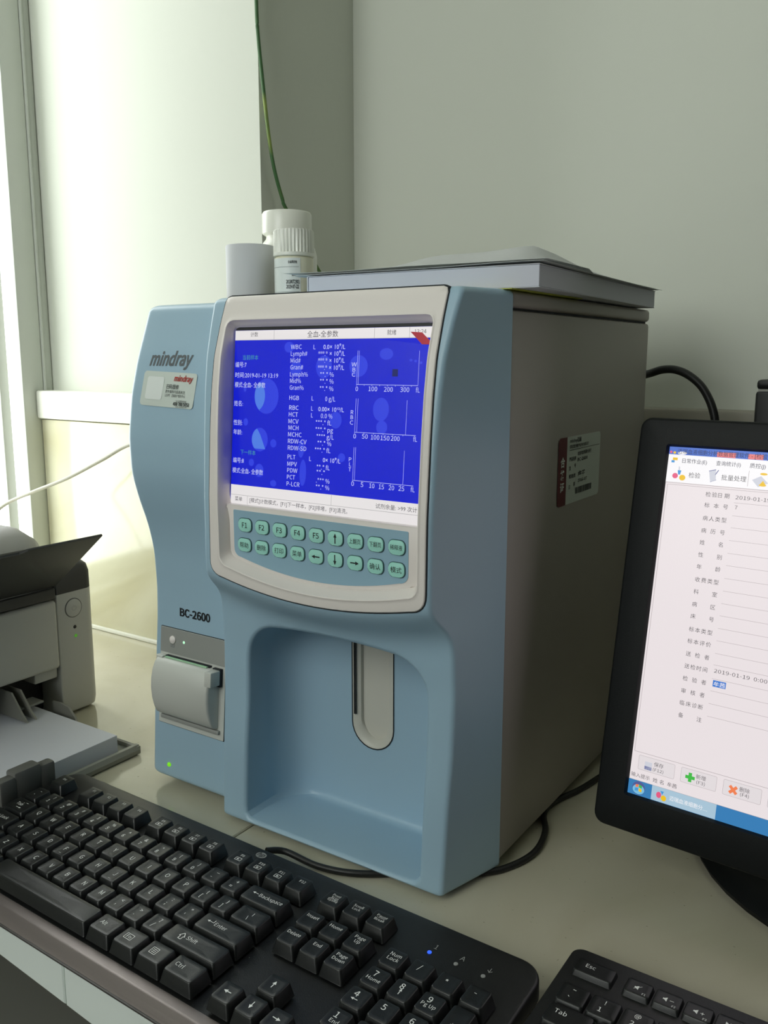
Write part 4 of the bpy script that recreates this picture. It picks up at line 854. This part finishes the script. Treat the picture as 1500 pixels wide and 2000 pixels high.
# hood over the output slot, bright flap folded outwards
rg = []
for x_, k in ((-.786, .004), (-.780, 0), (-.640, 0), (-.612, .006), (-.598, .020)):
    rg.append([(x_, b, z) for b, z in rrect(-.355+k, .050-k*.4, .145, .194-k, [.026, .026, .002, .002], 6)])
pp('top_hood', loft(rg, 40.), mat('hood_grey', rgb(120, 120, 116), .5))
pp('output_well', rbox(-.600, XF-.002, -.355, -.002, .1450, .1520, .002, 2), PBLK)
FV = Vector((.0815, 0, .0635)); FN = Vector((-.0635, 0, .0815)).normalized()
def flap():
    o = [(.0, 0), (1., 0), (1., -.0830), (.945, -.0895), (.94, -.300), (0, -.345)]
    H = Vector((XF+.001, -.0010, .1475)); mk = lambda a, b, h: tuple(H+FV*a+Vector((0, b, 0))+FN*h)
    bm = bmesh.new(); P = o; lo = [bm.verts.new((a, b, 0)) for a, b in P]; hi = [bm.verts.new((a, b, .0026)) for a, b in P]; n = len(P)
    bm.faces.new(lo[::-1]); bm.faces.new(hi)
    for i in range(n): bm.faces.new((lo[i], lo[(i+1) % n], hi[(i+1) % n], hi[i]))
    for v in bm.verts: v.co = Vector(mk(*v.co))
    bmesh.ops.bevel(bm, geom=bm.edges[:], offset=.0009, segments=2, profile=.5, affect='EDGES')
    return bm_mesh(bm)
pp('output_flap', flap(), PDARK)
# paper tray reaching out over the counter
pp('tray', rbox(XF-.09, -.3860, -.2600, -.0150, .0004, .0050, .001, 2), PGREY)
pp('tray_front', prism([(-.394, .0015), (-.3835, .0015), (-.3825, .0060), (-.3845, .0105), (-.3885, .0105), (-.394, .0055)], 0, 1, lambda a, b, h: (a, -.2600+.2455*h, b), .002, 2), PGREY)
pp('tray_side', prism([(-.0180, .0015), (-.0142, .0015), (-.0142, .0088), (-.0158, .0095), (-.0180, .0090)], 0, 1, lambda a, b, h: (XF+.004+.134*h, a, b), .0015, 2), PGREY)
pp('tray_fin', prism([(-.512, .006), (-.470, .006), (-.476, .018), (-.486, .027), (-.500, .029), (-.512, .028)], 0, 1, lambda a, b, h: (a, -.0200+.0022*h, b), .0006, 2), PGREY)
# tray clip at the middle of the tray front
cl = pp('tray_clip', rbox(-.4010, -.3810, -.1640, -.1100, .0060, .0120, .002, 2), PDARK)
CLM = mat('clip_grey', rgb(104, 104, 100), .5)
for y0, y1, zt_ in ((-.1640, -.1480, .0330), (-.1500, -.1240, .0360), (-.1260, -.1100, .0330)):
    pp('clip_block', rbox(-.3930 if zt_ < .035 else -.3960, -.3820, y0, y1, .0100, zt_, .0025, 2), CLM, cl)
# plain paper in the tray and in the output well
tag(obj('paper_ream', rbox(-.5495, -.3968, -.2450, -.0305, .0056, .0225, .0003, 1), PAPER), 'stack of blank white paper lying in the open printer tray', 'paper')
def sheet(fn, nx, ny, name, label, m, t=.0002):
    v = []; f = []
    for s_ in (0, 1):
        for j in range(ny+1):
            for i in range(nx+1): p = Vector(fn(i/nx, j/ny)); v.append(tuple(p-Vector((0, 0, t*s_))))
    W = nx+1; K = W*(ny+1)
    for j in range(ny):
        for i in range(nx): a = j*W+i; f.append((a, a+1, a+W+1, a+W)); f.append((K+a, K+a+W, K+a+W+1, K+a+1))
    for i in range(nx): f.append((i, K+i, K+i+1, i+1)); a = ny*W+i; f.append((a, a+1, K+a+1, K+a))
    for j in range(ny): a = j*W; f.append((a, a+W, K+a+W, K+a)); a = j*W+nx; f.append((a, K+a, K+a+W, a+W))
    return tag(obj(name, mesh_from(v, f, smooth=60), m), label, 'paper')
sheet(lambda a, b: (-.590+.060*a, -.28+.20*b, .1532+.004*a), 12, 4, 'printed_sheet', 'white sheet resting in the printer output well behind the flap', PAPERL)

# ================================================================== things on top of the analyzer
ZT = .4294
rl = thing('paper_roll', 'upright roll of white strip-printer paper on the analyzer', 'roll', (-.2812, .0500, ZT))
obj('paper', lathe([(.0207, .0002), (.0213, .0012), (.0213, .0512), (.0208, .0522), (.0075, .0522), (.0075, .045), (.0005, .045)], (0, 0, 0), 48), mat('roll_paper', rgb(206, 208, 212), .7), rl)
obj('core', lathe([(.0074, 0), (.0074, .0524), (.0058, .0524), (.0058, .046), (.0005, .046)], (0, 0, .0002), 24), PGREY, rl)
b1 = thing('reagent_bottle', 'small white bottle with printed label and ribbed cap standing before the taller bottle', 'bottle', (-.2310, .0500, ZT))
obj('body', lathe([(.0152, 0), (.0164, .001), (.0167, .003), (.0167, .0375), (.0155, .0392), (.0140, .0400)], (0, 0, .0002), 48), BOTIV, b1)
obj('cap', lathe([(.0168, 0), (.0176, .0006), (.0176, .0030), (.0175, .0032), (.0173, .0208), (.0165, .0220), (.0150, .0224), (.0005, .0224)], (0, 0, .0395), 72, ribs=(.0031, .0209, .0009)), BOTTLE, b1)
bc = (-.2310, .0500)
def cylmap(r, c, zc, ang0): return lambda u, v, d=0.: (c[0]+(r+d)*math.sin(ang0+u/r), c[1]-(r+d)*math.cos(ang0+u/r), zc+v)
CM = cylmap(.0167, bc, ZT, .20)
def cylpatch(u0, u1, v0, v1, d, n=24):
    v = []; f = []
    for i in range(n+1):
        u = u0+(u1-u0)*i/n; v += [CM(u, v0, d), CM(u, v1, d)]
    for i in range(n): f.append((2*i, 2*i+2, 2*i+3, 2*i+1))
    me = bpy.data.meshes.new('m'); me.from_pydata(v, [], f); return shade(me, 60)
lb = obj('paper_label', cylpatch(-.0175, .0135, .0015, .0375, .0002), STICKW, b1, world=True)
lt_ = [('2018072301', .0012, .0166, .0042, .0112, .03), ('2019-07-22', .0012, .0126, .0042, .0106, .03), ('mindray', .0012, .0052, .0046, .0094, .04), ('mindray bio-medical', .0024, .0026, .0016, .0080, 0), ('LOT', .0062, .0228, .0020, .0032, .04), ('全血质控物', .0030, .0332, .0026, .0075, .01)]
pq = obj('label_print', text_mesh([dict(s=s, u=u, v=v, size=z, width=w, bold=b) for s, u, v, z, w, b in lt_], lambda u, v: CM(u, v, .0004)), INK, lb, world=True); pq['kind'] = 'stuff'
pq = obj('label_rules', quads_mesh([[(a, z-.00012), (b, z-.00012), (b, z+.00012), (a, z+.00012)] for z in (.0098, .0302) for a, b in zip(np.linspace(-.016, .012, 9)[:-1], np.linspace(-.016, .012, 9)[1:])], lambda u, v: CM(u, v, .0004)), INKG, lb, world=True); pq['kind'] = 'stuff'
b2 = thing('pill_bottle', 'larger white plastic bottle with wide cap behind the small labelled bottle', 'bottle', (-.2925, .1150, ZT))
obj('body', lathe([(.0268, 0), (.0280, .002), (.0280, .050), (.0262, .0570), (.0222, .0625), (.0200, .0650), (.0195, .0680), (.0205, .0690)], (0, 0, .0002), 48), BOTTLE, b2)
obj('cap', lathe([(.0218, 0), (.0232, .0012), (.0235, .003), (.0234, .0190), (.0222, .0208), (.0205, .0212), (.0005, .0212)], (0, 0, .0690), 72, ribs=(.0028, .0172, .0004)), BOTTLE, b2)
# thick white catalogue lying across the top, with loose sheets on it
def translucent(m, f):
    nt = m.node_tree; b = nt.nodes['Principled BSDF']; o = nt.nodes['Material Output']; t = nt.nodes.new('ShaderNodeBsdfTranslucent'); t.inputs[0].default_value = b.inputs['Base Color'].default_value
    mx = nt.nodes.new('ShaderNodeMixShader'); mx.inputs[0].default_value = f; nt.links.new(b.outputs[0], mx.inputs[1]); nt.links.new(t.outputs[0], mx.inputs[2]); nt.links.new(mx.outputs[0], o.inputs[0])
translucent(PAPERL, .3)
BKA = math.radians(2.4)
bk = thing('catalogue', 'thick white paperback catalogue overhanging the analyzer top', 'book', (.0185, .0010, ZT+.0010), (0, 0, BKA))
BW, BD, BH = .190, .292, .0155
obj('page_block', rbox(-BW+.0008, -.0005, .0006, BD-.0006, .0006, BH-.0006, .0003, 1), mat('page_edges', rgb(206, 208, 220), .85, bump=.3, bscale=30), bk)
obj('cover', rbox(-BW, 0, 0, BD, 0, .0005, .0002, 1), PAPER, bk); obj('cover', rbox(-BW, 0, 0, BD, BH-.0005, BH, .0002, 1), PAPER, bk); obj('spine', rbox(-BW-.0004, -BW+.0006, 0, BD, .0003, BH-.0003, .0002, 1), PAPER, bk)
tag(obj('green_sheet', rbox(-.115, .002, -.006, .12, ZT+.0002, ZT+.0008, 0), LIME), 'lime green sheet peeking out under the catalogue', 'paper')
ca, sa = math.cos(BKA), math.sin(BKA); ZB = ZT+.0010+BH
def bkp(a, b, z): return (.0185+a*ca-b*sa, .0010+a*sa+b*ca, ZB+z)
def sh1(a, b):
    u = -.203+.206*a; w = -.001+.292*b
    z = .0005+.0008*math.exp(-((u+.010)/.055)**2-((w-.010)/.075)**2)+.0004*math.exp(-((u+.10)/.04)**2-((w)/.05)**2)+.0003*math.sin(9*a+4*b)+.0004
    return bkp(u, w, z)
def sh2(a, b):
    u = -.212+.217*a; w = -.0005+.2965*b
    bump = .0155*math.exp(-((u+.022)/.075)**2)*sst(0, .055, w)*sst(-.006, .030, -u)*math.exp(-(max(0, w-.055)/.085)**2)
    bump += .0070*math.exp(-((u+.105)/.035)**2)*sst(0, .05, w)*math.exp(-(max(0, w-.05)/.05)**2)
    return bkp(u, w, .0030+bump+.0005*math.sin(11*a+2)*(1-a)+.0015*max(0, b-.7)-.0025*max(0, (a-.95)/.05)*(b > .3))
sheet(sh1, 28, 28, 'loose_sheet', 'crumpled white sheet lying directly on the catalogue', PAPERL)
sheet(sh2, 28, 28, 'loose_sheet', 'topmost thin creased sheet curling up over the catalogue corner', PAPERL)

# ================================================================== cables and the dark box behind the monitor
g = mat('earth_wire', rgb(110, 150, 70), .45); nt = g.node_tree; bs = nt.nodes['Principled BSDF']
tc = nt.nodes.new('ShaderNodeTexCoord'); wv = nt.nodes.new('ShaderNodeTexNoise'); wv.inputs['Scale'].default_value = 7.; cr = nt.nodes.new('ShaderNodeValToRGB')
cr.color_ramp.elements[0].position = .46; cr.color_ramp.elements[0].color = (*rgb(64, 104, 60), 1); cr.color_ramp.elements[1].position = .56; cr.color_ramp.elements[1].color = (*rgb(188, 198, 92), 1)
nt.links.new(tc.outputs['Object'], wv.inputs['Vector']); nt.links.new(wv.outputs['Fac'], cr.inputs[0]); nt.links.new(cr.outputs[0], bs.inputs['Base Color'])
gw = [(-.439, .243, 1.70), (-.438, .2425, .90), (-.437, .2425, .7737), (-.436, .2430, .7373), (-.435, .2479, .6904), (-.434, .2546, .6373), (-.433, .2622, .5997), (-.432, .2747, .5675), (-.431, .2817, .5551), (-.432, .3429, .4912), (-.430, .360, .4780), (-.41, .385, .42), (-.40, .395, .345)]
tag(obj('earth_wire', tube(gw, .0021, 8, 6), g), 'green and yellow wire hanging down the pier corner', 'cable')
wc = [(-.836, .02, .004), (-.840, .06, .06), (-.839, .105, .140), (-.8334, .140, .1808), (-.7907, .160, .2033), (-.7356, .178, .2251), (-.6813, .195, .2524), (-.6387, .207, .2739), (-.56, .212, .290), (-.46, .213, .270), (-.40, .215, .20), (-.365, .22, .10), (-.352, .24, .004)]
tag(obj('white_cable', tube(wc, .0024, 10, 6), CABW), 'white cable sagging across the cream tiles from the window', 'cable')
hp_ = [(-.020, .3030, .3640), (-.0082, .330, .3685), (.0038, .335, .3726), (.0163, .336, .3727), (.0289, .336, .3679), (.0416, .335, .3582), (.0505, .334, .3456), (.0561, .333, .3325), (.0588, .332, .3203), (.0602, .332, .300), (.061, .332, .25), (.062, .332, .10), (.062, .332, .006)]
tag(obj('black_hose', tube(hp_, .0040, 12, 6), CABK), 'black hose arching out behind the analyzer housing', 'hose')
tw = thing('computer_tower', 'narrow black computer case standing behind the monitor', 'computer', (.131, .37, 0))
obj('chassis', rbox(.0925, .1700, .3350, .4050, .0006, .3535, .003, 2), BLACK, tw, world=True)
obj('top_cap', rbox(.0930, .1700, .3350, .4050, .3548, .3640, .003, 2), BLACK, tw, world=True)
obj('cap_seam', rbox(.0945, .1680, .3370, .403, .3525, .3555, 0), LGREY2, tw, world=True)
